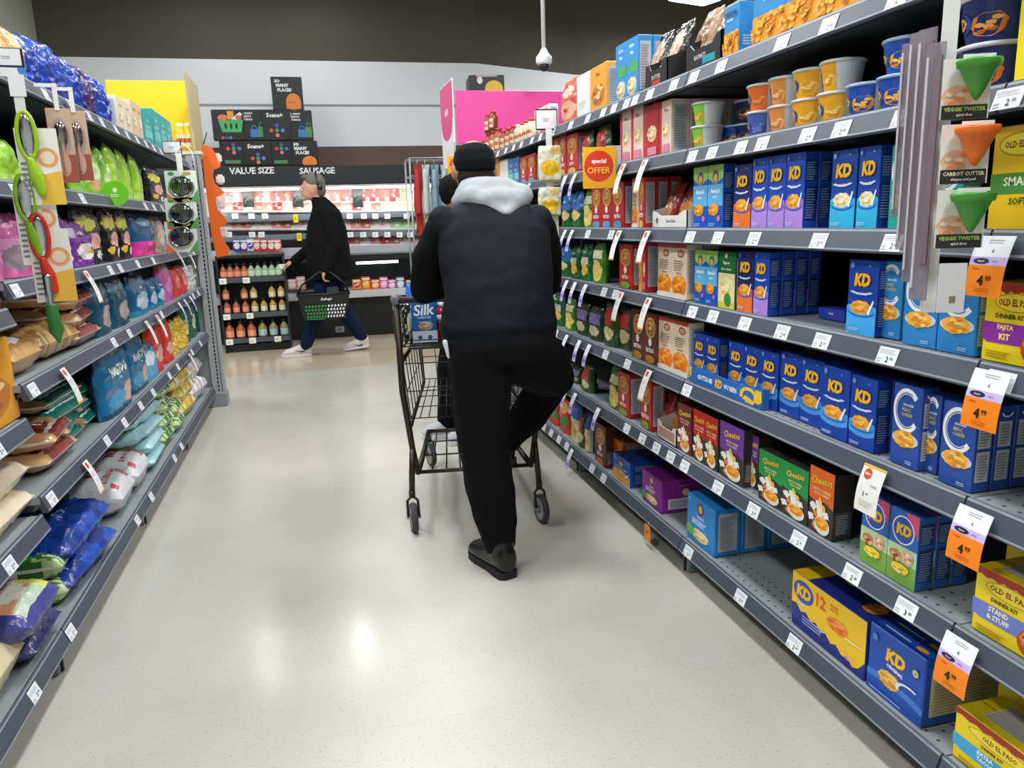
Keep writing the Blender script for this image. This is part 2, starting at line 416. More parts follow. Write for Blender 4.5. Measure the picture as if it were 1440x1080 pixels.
# pink header and NEW fin at the far right
YP = 6.25
px0 = onY(640, 127, YP)[0]; px1 = onY(812, 130, YP)[0]; pz1 = onY(640, 127, YP)[1]; pz0 = onY(640, 202, YP)[1]
t = empty('header_sign', (px0, YP, pz0)); tag(t, 'bright pink header board above the far end of right shelving', 'sign')
MB().box(((px1-px0)/2, .01, (pz1-pz0)/2), (px1-px0, .015, pz1-pz0), M('ee4fa0'), .002).build('board', t)
for x_ in (.12, px1-px0-.1): MB().box((x_, .03, -pz0/2+.03), (.03, .02, pz0+.06), M('8b8f92', 'paint')).build('post', t)
fz1 = onY(638, 109, YP)[1]; fy = yat(620, px0-.02, 2.3); fz0 = 1.74
t = empty('header_sign', (px0-.02, YP, fz0)); tag(t, 'white fin sign with a pink circle reading NEW', 'sign')
L_ = fy-YP; H_ = fz1-fz0
b_ = MB(); b_.box((0, L_/2, H_/2), (.012, L_, H_), M('e9e6ea'), .002); MB().box((0, L_/2, -.87), (.02, .04, 1.74), M('8b8f92', 'paint')).build('post', t)
P = Paint(b_, L_, H_, lambda u, v, l: (-.006-l, L_*(1-u), H_*v))
P.rect(.0, .55, 1, .985, 'd8407f'); P.ell(.5, .52, .45, .2, 'd8407f'); P.text('NEW', .5, .66, .085, 'f6eef2', .75, .03)
b_.build('board', t)
t = empty('offer_card', (px0-.03, YP-.05, 1.72)); tag(t, 'small yellow card with red circle below the pink NEW sign', 'sign')
b_ = MB(); b_.box((-.0, 0, 0), (.13, .004, .17), M('f6b722')); P = Paint(b_, .13, .17, lambda u, v, l: ((u-.5)*.13, -.002-l, (v-.5)*.17))
P.circ(.5, .6, .4, 'e2492c'); P.text('special', .5, .66, .12, 'ffffff', .7); P.text('OFFER', .5, .5, .14, 'f9c334', .7, .03); b_.build('card', t)
MB().box((0, .012, -.76), (.012, .012, 1.9), M('c9c9c9', 'metal')).build('holder', t)

# orange cardboard display strip
t = empty('clip_strip_display', (onY(300, 205, 6.18)[0], 6.18, 1.05)); tag(t, 'orange scalloped cardboard display strip hanging on the end frame', 'display')
ox = t.location.x
def op(px, py): x, z = onY(px, py, 6.18); return (x-ox, z-1.05)
pts = [(283, 203), (297, 207), (303, 216), (307, 228), (311, 232), (308, 236), (301, 238), (299, 246), (302, 258), (309, 264), (316, 270), (311, 275), (304, 277), (304, 286), (307, 296), (314, 303), (320, 312), (316, 318), (309, 320), (311, 330), (316, 341), (323, 350), (321, 359), (305, 362), (298, 330), (290, 270)]
q = [op(*p) for p in pts]; n = len(q); m = MB()
m.add([(x, -.01, z) for x, z in q]+[(x, .01, z) for x, z in q], [tuple(range(n)), tuple(range(2*n-1, n-1, -1))]+[(i, n+i, n+(i+1) % n, (i+1) % n) for i in range(n)], M('ea6a20'))
m.build('backing', t)
for k, (a, b) in enumerate([(303, 222), (307, 252), (309, 287), (312, 328)]):
    x, z = op(a, b); MB().box((x+.01, .03, z), (.06, .03, .07), M('e9dcd6', 'foil'), .012).build('packet', t)
MB().tube([(op(286, 203)[0], 0, op(286, 203)[1]), (op(291, 186)[0], 0, op(291, 186)[1])], .004, M('2a2a2a', 'metal'), 6).build('hook', t)

# security camera
t = empty('security_camera', (onY(765, 90, 6)[0], 6, onY(765, 90, 6)[1])); tag(t, 'white dome security camera hanging from a slim white pole', 'camera')
MB().tube([(0, 0, .08), (0, 0, ZC-t.location.z)], .016, M('dcdcdc', 'plastic'), 10).build('pole', t)
MB().lathe([(.02, .11), (.035, .08), (.06, .05), (.062, .01), (.05, -.005)], M('e6e6e6', 'plastic'), 18).build('housing', t)
MB().lathe([(.044, -.004), (.042, -.025), (.028, -.045), (.005, -.055)], M('1b1d22', 'plastic'), 16).build('dome', t)

# ================================================================== packages
Y_, O_ = 'f7b52a', 'f08a1e'
def kd_logo(P, cu, cv, h, mw=.62):
    P.text('KD', cu, cv-.004, h*1.08, 'b5651c', mw*1.08, .075, .12, 0, 2); P.text('KD', cu, cv, h, 'fcc62c', mw, .05, .12, 0, 2)
def a_kd(bowl='4fa3e0', base=None, pasta=('f2a630', 'ffc65a', 'e08a1e'), words='ORIGINAL'):
    def f(P):
        P.ell(.5, .30, .62, .13, bowl)
        if base: P.rect(0, 0, 1, .26, base)
        P.ell(.5, .31, .46, .075, '2a63c8'); P.ell(.5, .325, .43, .065, bowl)
        P.heap(.47, .37, .34, .10, pasta)
        P.poly([(.72, .3), (.9, .48), (.95, .47), (.8, .28)], 'e8eef8')
        P.arc(.5, .6, .42, .06, .35, 200, 340, 'cfe0ff'); P.text(words, .5, .555, .035, 'ffffff', .7, .01)
        kd_logo(P, .52, .74, .17); P.lines(.1, .05, .6, .1, 2, 'bcd6f5'); P.circ(.16, .93, .07, '6f8fd0'); P.text('200g', .75, .93, .02, 'cfe0ff', .3)
    return f
def s_kd(P):
    P.rect(.1, .62, .9, .9, '1c3c86'); P.lines(.14, .64, .86, .88, 8, '8fa8d8'); P.rect(.1, .12, .9, .56, '1b3a80'); P.lines(.14, .14, .86, .54, 12, '7d98cf')
def s_grey(P): P.rect(.14, .1, .86, .9, 'b9bcc4'); P.lines(.2, .14, .8, .86, 16, '8f939d')
def a_c(c2, pasta=('f3b13e', 'ffd070', 'dd8f28')):
    def f(P):
        P.arc(.5, .69, .47, .27, .27, 42, 322, 'f4f6fa', 30); P.arc(.5, .69, .385, .22, .06, 60, 305, c2, 24)
        P.text('CRACKER', .55, .76, .03, 'e9f0ff', .5); P.text('MAC', .5, .70, .05, 'c9c56a', .5, .02); P.text('CHEESE', .52, .64, .04, 'c9c56a', .5, .02)
        P.ell(.52, .34, .46, .09, 'c8d4e6'); P.heap(.5, .34, .38, .11, pasta, 12, 4); P.lines(.6, .05, .92, .1, 2, 'b8cdea')
    return f
def s_c(P): P.rect(.15, .12, .85, .48, 'c4c8ce'); P.rect(.15, .52, .85, .82, 'c4c8ce'); P.lines(.2, .15, .8, .46, 9, '8b9098'); P.lines(.2, .55, .8, .8, 7, '8b9098'); P.arc(.5, .92, .3, .05, .3, 180, 360, 'e8ecf4')
def a_annie(P):
    P.rect(0, .80, 1, 1, '93c05a'); P.poly([(0, .8), (.5, .7), (1, .8)], '93c05a'); P.circ(.5, .82, .2, '3a3f86'); P.circ(.5, .8, .13, 'f3a63a')
    P.rect(0, .36, 1, .7, '5fb4e8'); P.text("Annie's", .5, .6, .08, 'ffffff', .8, .03); P.text('MAC', .5, .5, .05, 'dff0ff', .6)
    P.heap(.42, .3, .34, .1, ('f09a1e', 'ffc04a', 'e07e12')); P.circ(.78, .16, .1, 'd070c0'); P.lines(.1, .04, .7, .1, 2, '9cc4f4')
def a_greenpasta(P):
    P.rect(0, .0, 1, .1, 'd6d03a'); P.rect(0, .1, 1, .62, 'efe0ae'); P.heap(.5, .38, .45, .2, ('f0dfa0', 'fff2c4', 'e0c274')); P.text('Rigatoni', .5, .8, .07, 'f2f4d8', .85); P.text('three cheese', .5, .7, .05, 'e6f0c0', .85); P.circ(.6, .16, .2, '3f8a3a'); P.circ(.5, .93, .08, 'f0c0a0')
def a_cheetos(top):
    def f(P):
        P.rect(0, .52, 1, 1, top); P.poly([(0, .52), (.3, .48), (.6, .54), (1, .46), (1, .53), (0, .53)], top)
        P.text('Cheetos', .5, .82, .13, '8a2a1a', .9, .05, .15, .12); P.text('Cheetos', .5, .825, .12, 'ffd23a', .86, .02, .15, .12); P.text("MAC'N CHEESE", .52, .68, .045, 'ffe6b8', .75, .01); P.text('BOLD & CHEESY', .52, .62, .035, 'ffe6b8', .7)
        for i, (x, y) in enumerate([(.2, .4), (.34, .3), (.12, .22), (.6, .42), (.74, .34), (.3, .12)]): P.ell(x, y, .12, .06, ['f2efe8', 'e8832a', 'f4ede0', 'f6c04a'][i % 4], j=.3, seed=i)
        P.poly([(.3, .5), (.55, .53), (.62, .3), (.42, .25)], 'f0ede6'); P.poly([(.4, .52), (.5, .6), (.56, .4)], 'f4c430')
        P.ell(.6, .16, .32, .14, 'f3ead8'); P.heap(.6, .19, .28, .10, ('f2a02a', 'ffbe50', 'e58a18'))
    return f
def s_dark(P): P.rect(.12, .08, .88, .42, '55575c'); P.lines(.18, .1, .82, .4, 9, 'a8abb0')
def a_kids(P):
    P.rect(0, 0, 1, .3, '7fae4a'); P.rect(0, .3, 1, .52, 'b8d8a8'); P.poly([(.55, 1), (1, 1), (1, .7)], 'e0487a'); P.circ(.5, .74, .38, 'e8f0fa'); P.circ(.5, .74, .34, '2456b8'); kd_logo(P, .52, .745, .15, .5)
    P.heap(.3, .36, .2, .09, ('c87a4a', 'e8c08a', '7a4a2e'), 8, 2); P.heap(.72, .4, .2, .1, ('e0b49a', 'f4e0c0', 'c88a70'), 8, 3); P.heap(.5, .22, .3, .07, ('f2d23a', 'fff07a', 'd8a820'), 8, 5)
def a_kd12(P):
    q = [(0, 1), (0, .42)]+[(x/14, .42-.36*x/14+(.05 if x % 2 else -.03)) for x in range(1, 14)]+[(1, .3), (1, 1)]
    P.poly(q, 'f6c81e'); P.ell(.17, .72, .15, .2, '1f57b8'); kd_logo(P, .17, .72, .22, .22)
    P.text('12', .42, .78, .24, 'ee5a1c', .16, .04); P.text('BOXES', .6, .86, .05, 'ee6a1c', .14); P.text('BOITES', .6, .79, .05, 'ee6a1c', .14)
    P.heap(.65, .57, .14, .13, ('f0862a', 'fdae5a', 'e06a20'), 10); P.poly([(.75, .5), (.98, .52), (.98, .5), (.76, .47)], 'e6ddd0')
    P.text('ORIGINAL', .16, .5, .04, 'd8e2ff', .2); P.lines(.18, .18, .55, .34, 3, '9aa8e0'); P.text('WANT', .8, .18, .06, 'f4b8d0', .16)
def t_kd12(P): P.rect(0, 0, .22, 1, 'f6c81e'); P.heap(.4, .55, .1, .12, ('f2c02a', 'ffd860', 'c89a20')); P.text('KD', .7, .6, .2, 'dfe8ff', .3); P.heap(.85, .3, .1, .15, ('e88a2a', 'fdb85a', 'd07020'))
def a_kd6(P):
    P.ell(.4, .04, .9, .3, '3f7fd4'); P.ell(.42, .0, .8, .24, '1f4fb0'); kd_logo(P, .5, .70, .2, .42); P.text('ORIGINAL', .5, .53, .055, 'ffffff', .4, .03, 0, -.1)
    P.heap(.42, .33, .2, .13, ('f0b440', 'fcd070', 'd8952a'), 12); P.arc(.78, .34, .24, .12, .25, 60, 200, 'dfe6f2'); P.circ(.86, .72, .05, 'd8c870'); P.text('6', .86, .72, .05, '1c3c86', .1); P.circ(.13, .84, .05, '4f7fd0'); P.lines(.08, .05, .9, .09, 1, 'a8c4f0')
def t_kd6(P):
    for i in range(6): P.rect(.02, .03+i*.16, .98, .045+i*.16, '0f2a68'); P.rect(.15, .09+i*.16, .6, .11+i*.16, 'dfe6f4'); P.ell(.8, .1+i*.16, .1, .035, 'f0a83a')
def s_kd6(P): P.rect(.08, .14, .95, .84, 'cfc9b2'); P.lines(.12, .17, .9, .8, 14, '9b9684'); P.rect(.08, .86, .3, .97, '8a6a3a')
def a_oep(band, bt, t1, t2):
    def f(P):
        n = 12; P.poly([(0, 1), (0, .86)]+[(i/n, .86+(.035 if i % 2 else 0)) for i in range(n+1)]+[(1, 1)], 'a8341f')
        P.ell(.52, .76, .36, .12, 'c9981a'); P.ell(.52, .76, .34, .105, 'f7e23c'); P.text('OLD EL PASO', .52, .76, .09, '9c2a1a', .6, .03)
        P.text('DINNER KIT', .45, .585, .06, '3a2410', .7, .02); P.poly([(0, .28), (.0, .5), (.75, .5), (.75, .24), (.1, .24)], band); P.text(t1, .38, .44, .08, bt, .62, .03); P.text(t2, .38, .33, .08, bt, .62, .03)
        P.ell(.86, .24, .2, .2, 'b84a20'); P.heap(.86, .28, .16, .14, ('d8823a', '7ab04a', 'e04a30', 'f4e0a0', '7a4426'), 12); P.lines(.1, .06, .6, .16, 3, 'b08a10')
    return f
def t_bars(P): P.rect(.2, .2, .95, .9, 'd8d4cc'); P.lines(.22, .22, .93, .88, 12, '8e8a84')
def a_betty(P):
    P.rect(0, .93, 1, 1, 'c8452e'); P.ell(.6, .83, .22, .07, '8a3a2a'); P.ell(.6, .83, .17, .05, 'd89a8a'); P.lines(.15, .52, .85, .72, 5, '9a8070'); P.text('Hamburger', .5, .47, .05, '7a4a3a', .8)
    P.heap(.5, .24, .5, .2, ('f08a1e', 'ffae3e', 'dc7010'), 10); P.ell(.5, .04, .6, .06, 'ece4da')
def a_red(a='e0b070', b='c8202a', c='5aa0c8'):
    def f(P): P.ell(.5, .7, .38, .2, 'e8c070'); P.ell(.5, .7, .33, .17, 'c06a2a'); P.heap(.5, .7, .28, .14, ('d08a3a', 'f0b860', '8a5a2a')); P.ell(.5, .42, .12, .08, 'eef0e4'); P.text('BISTRO', .5, .26, .09, 'f6f0f0', .85, .03); P.ell(.5, .08, .36, .08, c)
    return f
def a_pouch(l1, l2, l3):
    def f(P): P.text('Pasta', .5, .8, .09, 'e8f0d8', .7); P.rect(.15, .52, .85, .66, l2); P.heap(.5, .34, .34, .14, (l1, 'f4dc9a', 'c87a3a')); P.rect(.1, .04, .9, .14, l3)
    return f
def a_club(c1, c2, ca):
    def f(P): P.circ(.5, .8, .12, ca); P.circ(.5, .8, .07, 'e8b83a'); P.text("Annie's", .5, .62, .08, c1, .7, .02); P.lines(.2, .42, .8, .56, 3, c1); P.heap(.5, .22, .32, .13, ('f0dca0', 'fff0c0', 'd8b060')); P.ell(.15, .25, .14, .12, c2); P.text('4', .12, .92, .06, c1, .2)
    return f
def s_club(P): P.rect(.15, .1, .85, .42, 'e6e0ea'); P.lines(.2, .14, .8, .38, 8, 'a89cb0'); P.circ(.55, .6, .08, 'e8c070'); P.text('organic pasta', .5, .8, .05, 'e8b85a', .7, .01)
def a_blueor(P): P.rect(0, 0, 1, .48, 'f0a02c'); [P.ell(random.Random(k).random(), random.Random(k+99).random()*.46, .07, .03, ('ffc058', 'dc8818', 'f8b448')[k % 3], n=7, j=.3, seed=k) for k in range(60)]; P.text('CHEDDAR', .5, .82, .09, '1c3a5e', .85, .05); P.text('GRATED', .5, .7, .05, 'e6f2ff', .6)
def a_catelli(P): P.text('Bistro', .5, .88, .07, 'e6f0ff', .8, .02, 0, 0); P.text('Mac', .5, .76, .06, 'ffffff', .7); P.rect(.3, .42, 1, .6, '4fae5c'); P.heap(.5, .2, .42, .16, ('e0cfa0', 'f6ecd0', 'b89a60'))
def a_orange(P): P.heap(.5, .35, .4, .25, ('c87830', 'f6c890', 'a85a20')); P.text('Crisps', .5, .8, .1, 'a04810', .8, .02)
def a_cream(P): P.heap(.5, .4, .38, .2, ('e4d4b4', 'fff6e0', 'c8b088')); P.text('Crackers', .5, .78, .08, '8a7450', .8)
def a_teal(P): P.text('Tea', .5, .75, .12, 'dff4f0', .7); P.rect(.1, .2, .9, .45, '7fc8c4'); P.lines(.15, .5, .85, .6, 3, 'c8ecea')
def a_pinkc(P): P.rect(0, 0, .22, 1, 'c43a4a'); P.text('Rice', .6, .82, .07, '8a3040', .6); P.heap(.58, .45, .32, .16, ('e6cf9e', 'fff0cc', 'c8a060')); P.rect(.3, .05, .9, .2, 'd88aa8')
def a_soft(P): P.rect(0, .35, 1, .55, '4f8f3c'); P.text('SMART', .5, .47, .09, 'e8f4d0', .8, .02); P.ell(.5, .82, .4, .12, 'c9981a'); P.ell(.5, .82, .38, .1, 'f7e23c'); P.text('OLD EL PASO', .5, .82, .07, '9c2a1a', .6, .03); P.text('SOFT', .5, .28, .07, '3c6a20', .6, .03)
def a_plainwhite(P): P.lines(.2, .2, .8, .4, 4, 'd0d0cc')
def a_medal(P): P.text('Medal', .5, .6, .2, 'ffffff', .8)

# kind: depth, body colour, front art, side art, top art, object name, category, description
B = {
 'kd_cyan': (.04, '1c48a8', a_kd('33b4e4', '33b4e4', ('f0dcae', 'fff2cf', 'd8ba80'), 'WHITE'), s_kd, None, 'macaroni_box', 'blue macaroni box with cyan base'),
 'kd_blue': (.04, '1a45ae', a_kd('4c9be6', None), s_kd, None, 'macaroni_box', 'blue original macaroni box with light bowl'),
 'kd_sky': (.04, '1a45ae', a_kd('46aef0', '46aef0'), s_kd, None, 'macaroni_box', 'blue macaroni box with sky blue base'),
 'kd_orange': (.04, '232a72', a_kd('e0602a', 'ee7a30', words='SPICY'), s_kd, None, 'macaroni_box', 'dark blue macaroni box with orange base'),
 'kd_purple': (.04, '2050c0', a_kd('a878d8', 'b48ae0', words='EXTRA'), s_kd, None, 'macaroni_box', 'blue macaroni box with lilac base'),
 'c_teal': (.045, '1fa394', a_c('1a7f74', ('f0d890', 'fff0c0', 'd0a850')), s_c, None, 'macaroni_box', 'teal macaroni box with big white C'),
 'c_blue': (.045, '2f86cc', a_c('1f62a8'), s_c, None, 'macaroni_box', 'mid blue macaroni box with big white C'),
 'c_navy': (.045, '2b4fa4', a_c('1a3474'), s_c, None, 'macaroni_box', 'navy macaroni box with big white C'),
 'annie': (.04, '1c5cc0', a_annie, s_kd, None, 'macaroni_box', 'blue pasta box with green top'),
 'greenpasta': (.04, '1d6b3c', a_greenpasta, s_grey, None, 'pasta_box', 'green pasta box with cream front'),
 'ch_red': (.05, '3b3634', a_cheetos('c8281e'), s_dark, None, 'macaroni_box', 'black snack macaroni box with red top'),
 'ch_purple': (.05, '3b3634', a_cheetos('7a3ca8'), s_dark, None, 'macaroni_box', 'black snack macaroni box with purple top'),
 'ch_green': (.05, '3b3634', a_cheetos('1f9a48'), s_dark, None, 'macaroni_box', 'black snack macaroni box with green top'),
 'ch_orange': (.06, '3b3634', a_cheetos('ee6c1c'), s_dark, None, 'macaroni_box', 'black snack macaroni box with orange top'),
 'kids': (.045, '2a66c0', a_kids, s_kd, None, 'macaroni_box', 'macaroni box with round logo'),
 'kd12': (.20, '27358c', a_kd12, s_kd, t_kd12, 'macaroni_multipack', 'yellow and blue carton printed 12'),
 'kd6': (.22, '1d4fb6', a_kd6, s_kd6, t_kd6, 'macaroni_multipack', 'blue open topped six pack macaroni carton'),
 'oep_stand': (.12, 'f3d620', a_oep('6f7fd0', 'f8f4c0', 'STAND', '& STUFF'), None, t_bars, 'dinner_kit', 'yellow dinner kit with mauve STAND band'),
 'oep_back': (.1, 'f3d620', a_plainwhite, None, None, 'dinner_kit', 'plain yellow dinner kit standing behind'),
 'oep_taco': (.12, 'f3d620', a_oep('3fa8e0', 'f4fafa', 'EXTRA', 'TACOS'), None, t_bars, 'dinner_kit', 'yellow dinner kit with sky blue band'),
 'oep_fajita': (.08, 'f0d41c', a_oep('8a2f9c', 'ffe25a', 'FAJITA', 'KIT'), None, None, 'dinner_kit', 'yellow dinner kit with purple FAJITA band'),
 'oep_soft': (.08, 'f3c820', a_soft, None, None, 'dinner_kit', 'yellow dinner kit with green SMART band'),
 'oep_plain': (.1, 'f3dc20', a_plainwhite, None, None, 'dinner_kit', 'tall plain yellow carton'),
 'betty': (.06, 'f0d8c0', a_betty, s_grey, None, 'pasta_box', 'cream dinner box with orange pasta bowl'),
 'red': (.06, 'b81f28', a_red(), s_grey, None, 'pasta_box', 'red dinner box with round pasta dish'),
 'redgreen': (.06, 'c02a20', a_red(c='7ab04a'), s_grey, None, 'pasta_box', 'red dinner box with green foot'),
 'redtall': (.05, 'c63438', a_red(c='e8c060'), s_grey, None, 'pasta_box', 'coral red rice box with gold badge'),
 'brown': (.05, '6a2f2a', a_red(c='c07a2a'), s_dark, None, 'pasta_box', 'maroon brown dinner box with pasta dish'),
 'maroon': (.06, '7c2c34', a_cheetos('7c2c34'), s_dark, None, 'pasta_box', 'maroon box with cream pasta bowl'),
 'pinkcream': (.07, 'ecd2c4', a_pinkc, s_grey, None, 'rice_box', 'pink and cream rice box'),
 'pinkred': (.07, 'c02838', a_pinkc, s_grey, None, 'rice_box', 'red sided rice box showing grey panel'),
 'ovl_orange': (.07, 'f2a63a', a_orange, s_grey, None, 'snack_box', 'orange snack box with white side panel'),
 'white': (.07, 'f0efec', a_plainwhite, a_plainwhite, None, 'snack_box', 'plain white box turned side on'),
 'catelli': (.06, '3f94d8', a_catelli, s_grey, None, 'pasta_box', 'tall blue pasta box with green stripe'),
 'blueor': (.06, '3a8fd0', a_blueor, a_plainwhite, None, 'breadcrumb_box', 'blue topped box of golden grated cheese pasta'),
 'blue': (.06, '2f6fb8', a_teal, s_grey, None, 'rice_box', 'plain mid blue rice box'),
 'whitered': (.05, 'ece6e0', a_red(b='e04a30', c='e06a4a'), s_grey, None, 'soup_box', 'small white box with red top'),
 'orangebox': (.16, 'e8792a', a_orange, s_grey, None, 'snack_box', 'bright orange snack carton'),
 'kd_multi': (.16, '1f52b4', a_kd('f2b42a', 'f2b42a'), s_kd, None, 'macaroni_multipack', 'yellow and blue club pack of macaroni'),
 'club_purple': (.19, '8a2a94', a_club('f2e0f4', '5a9a4a', '5a2a6a'), s_club, None, 'pasta_multipack', 'large purple pasta multipack'),
 'club_blue': (.10, '2a8ad6', a_club('eaf6ff', '6aae5a', '5a3a7a'), s_grey, None, 'pasta_multipack', 'large sky blue pasta multipack'),
 'bluesmall': (.12, '2a3fae', a_medal, a_medal, None, 'pasta_box', 'small violet blue carton lying on its side'),
 'cream': (.07, 'e8dcc4', a_cream, s_grey, None, 'cracker_box', 'cream cracker packet'),
 'peach': (.07, 'e8c4a0', a_cream, s_grey, None, 'cracker_box', 'peach coloured cracker packet'),
 'teal': (.07, '2aa0a0', a_teal, None, None, 'tea_box', 'teal carton'),
 'flour_box': (.1, 'e8a020', a_orange, None, None, 'flour_box', 'orange and yellow baking carton'),
}
_C = {}
def box_mesh(kind, w_, h):
    k = (kind, w_, h)
    if k in _C: return _C[k]
    d, c, fa, sa, ta = B[kind][:5]
    mb = MB(); mb.box((0, 0, h/2), (w_, d, h), M(c), .0015 if w_ < .15 else .003)
    # top flap seam
    P = topP(mb, w_, h, d); P.rect(.02, .49, .98, .51, M('30343c', 'matte'))
    if ta: ta(topP(mb, w_, h+.0004, d))
    fa(frontP(mb, w_, h, d))
    if sa: sa(rightP(mb, w_, h, d)); sa(leftP(mb, w_, h, d))
    _C[k] = mb.mesh(B[kind][5]); return _C[k]

# ---- bags
def wr(x, y, z, s): return noise.noise(Vector((x*s, y*s, z*s)))
def bag_mesh(name, w_, h, d, colf, art=None, seed=0, style='stand', fin='foil', nu=22, nv=30, wrk=.006):
    mb = MB()
    def T(u, v):
        if style == 'stand': p = max(0, min(1, (1-v)*2.2))**.55*(1-.12*(1-v)); e = (1-abs(u)**3)**.5 if abs(u) < 1 else 0
        elif style == 'lie': p = max(0, 1-abs(2*v-1)**5)**.45; e = (1-abs(u)**3.2)**.5 if abs(u) < 1 else 0
        else: p = max(0, math.sin(PI*min(1, max(0, v))))**.42; e = (1-abs(u)**2.6)**.5 if abs(u) < 1 else 0
        return d/2*p*(.12+.88*e)
    def pos(u, v, sd, l=0):
        uu = 2*u-1; t = T(uu, v)
        n_ = wr(u*w_*30+seed*7.3+sd*3, v*h*30, sd+seed, 1.0)*wrk*1.0+wr(u*w_*70+seed, v*h*50, sd*5+seed, 1.0)*wrk*.6
        t2 = max(.001, t+n_*(1 if t > d*.08 else .35))
        nar = 1-.10*abs(2*v-1)**3 if style != 'stand' else .97-.05*(1-v)-.16*max(0, v-.55)**2/.2
        x = (w_/2)*uu*nar*(1+.03*wr(v*6, seed, sd, 1)); y = sd*(t2+l)
        if style == 'lie': return (x, (v-.5)*h, d/2+(-y if sd < 0 else -y))
        return (x, y, h*v+(.004*wr(u*9, seed, 1, 1) if v > .95 else 0))
    for sd in (-1, 1):
        vs = [pos(i/nu, j/nv, sd) for j in range(nv+1) for i in range(nu+1)]; b = len(mb.v); mb.v += vs
        for j in range(nv):
            for i in range(nu):
                f = (j*(nu+1)+i, j*(nu+1)+i+1, (j+1)*(nu+1)+i+1, (j+1)*(nu+1)+i)
                if sd > 0: f = f[::-1]
                mb.f.append(tuple(b+k for k in f)); mb.m.append(mb.mi(M(colf((i+.5)/nu, (j+.5)/nv), fin))); mb.sm.append(True)
    # close the rim
    def strip(a, b_):
        n = len(a); mb.add(a+b_, [(k, k+1, n+k+1, n+k) for k in range(n-1)], M(colf(.5, .98), fin))
    strip([pos(0, j/nv, -1) for j in range(nv+1)], [pos(0, j/nv, 1) for j in range(nv+1)])
    strip([pos(1, j/nv, 1) for j in range(nv+1)], [pos(1, j/nv, -1) for j in range(nv+1)])
    strip([pos(i/nu, 1, -1) for i in range(nu+1)], [pos(i/nu, 1, 1) for i in range(nu+1)])
    strip([pos(i/nu, 0, 1) for i in range(nu+1)], [pos(i/nu, 0, -1) for i in range(nu+1)])
    if art:
        sdf = -1
        art(Paint(mb, w_, h, lambda u, v, l: pos(u, v, sdf, l+.0012), fin))
    return mb.mesh(name)
def cf(base, *bands):                     # bands: (u0,v0,u1,v1,colour) or ('e',cu,cv,ru,rv,colour)
    def f(u, v):
        c = base
        for b in bands:
            if b[0] == 'e':
                if ((u-b[1])/b[3])**2+((v-b[2])/b[4])**2 < 1: c = b[5]
            elif b[0] <= u <= b[2] and b[1] <= v <= b[3]: c = b[4]
        return c
    return f
def mott(cols, s=9):
    def f(u, v): return cols[int((noise.noise(Vector((u*s, v*s, s)))*.5+.5)*len(cols)*.999)]
    return f
def tx(*a):
    def f(P):
        for t in a: P.text(*t)
    return f
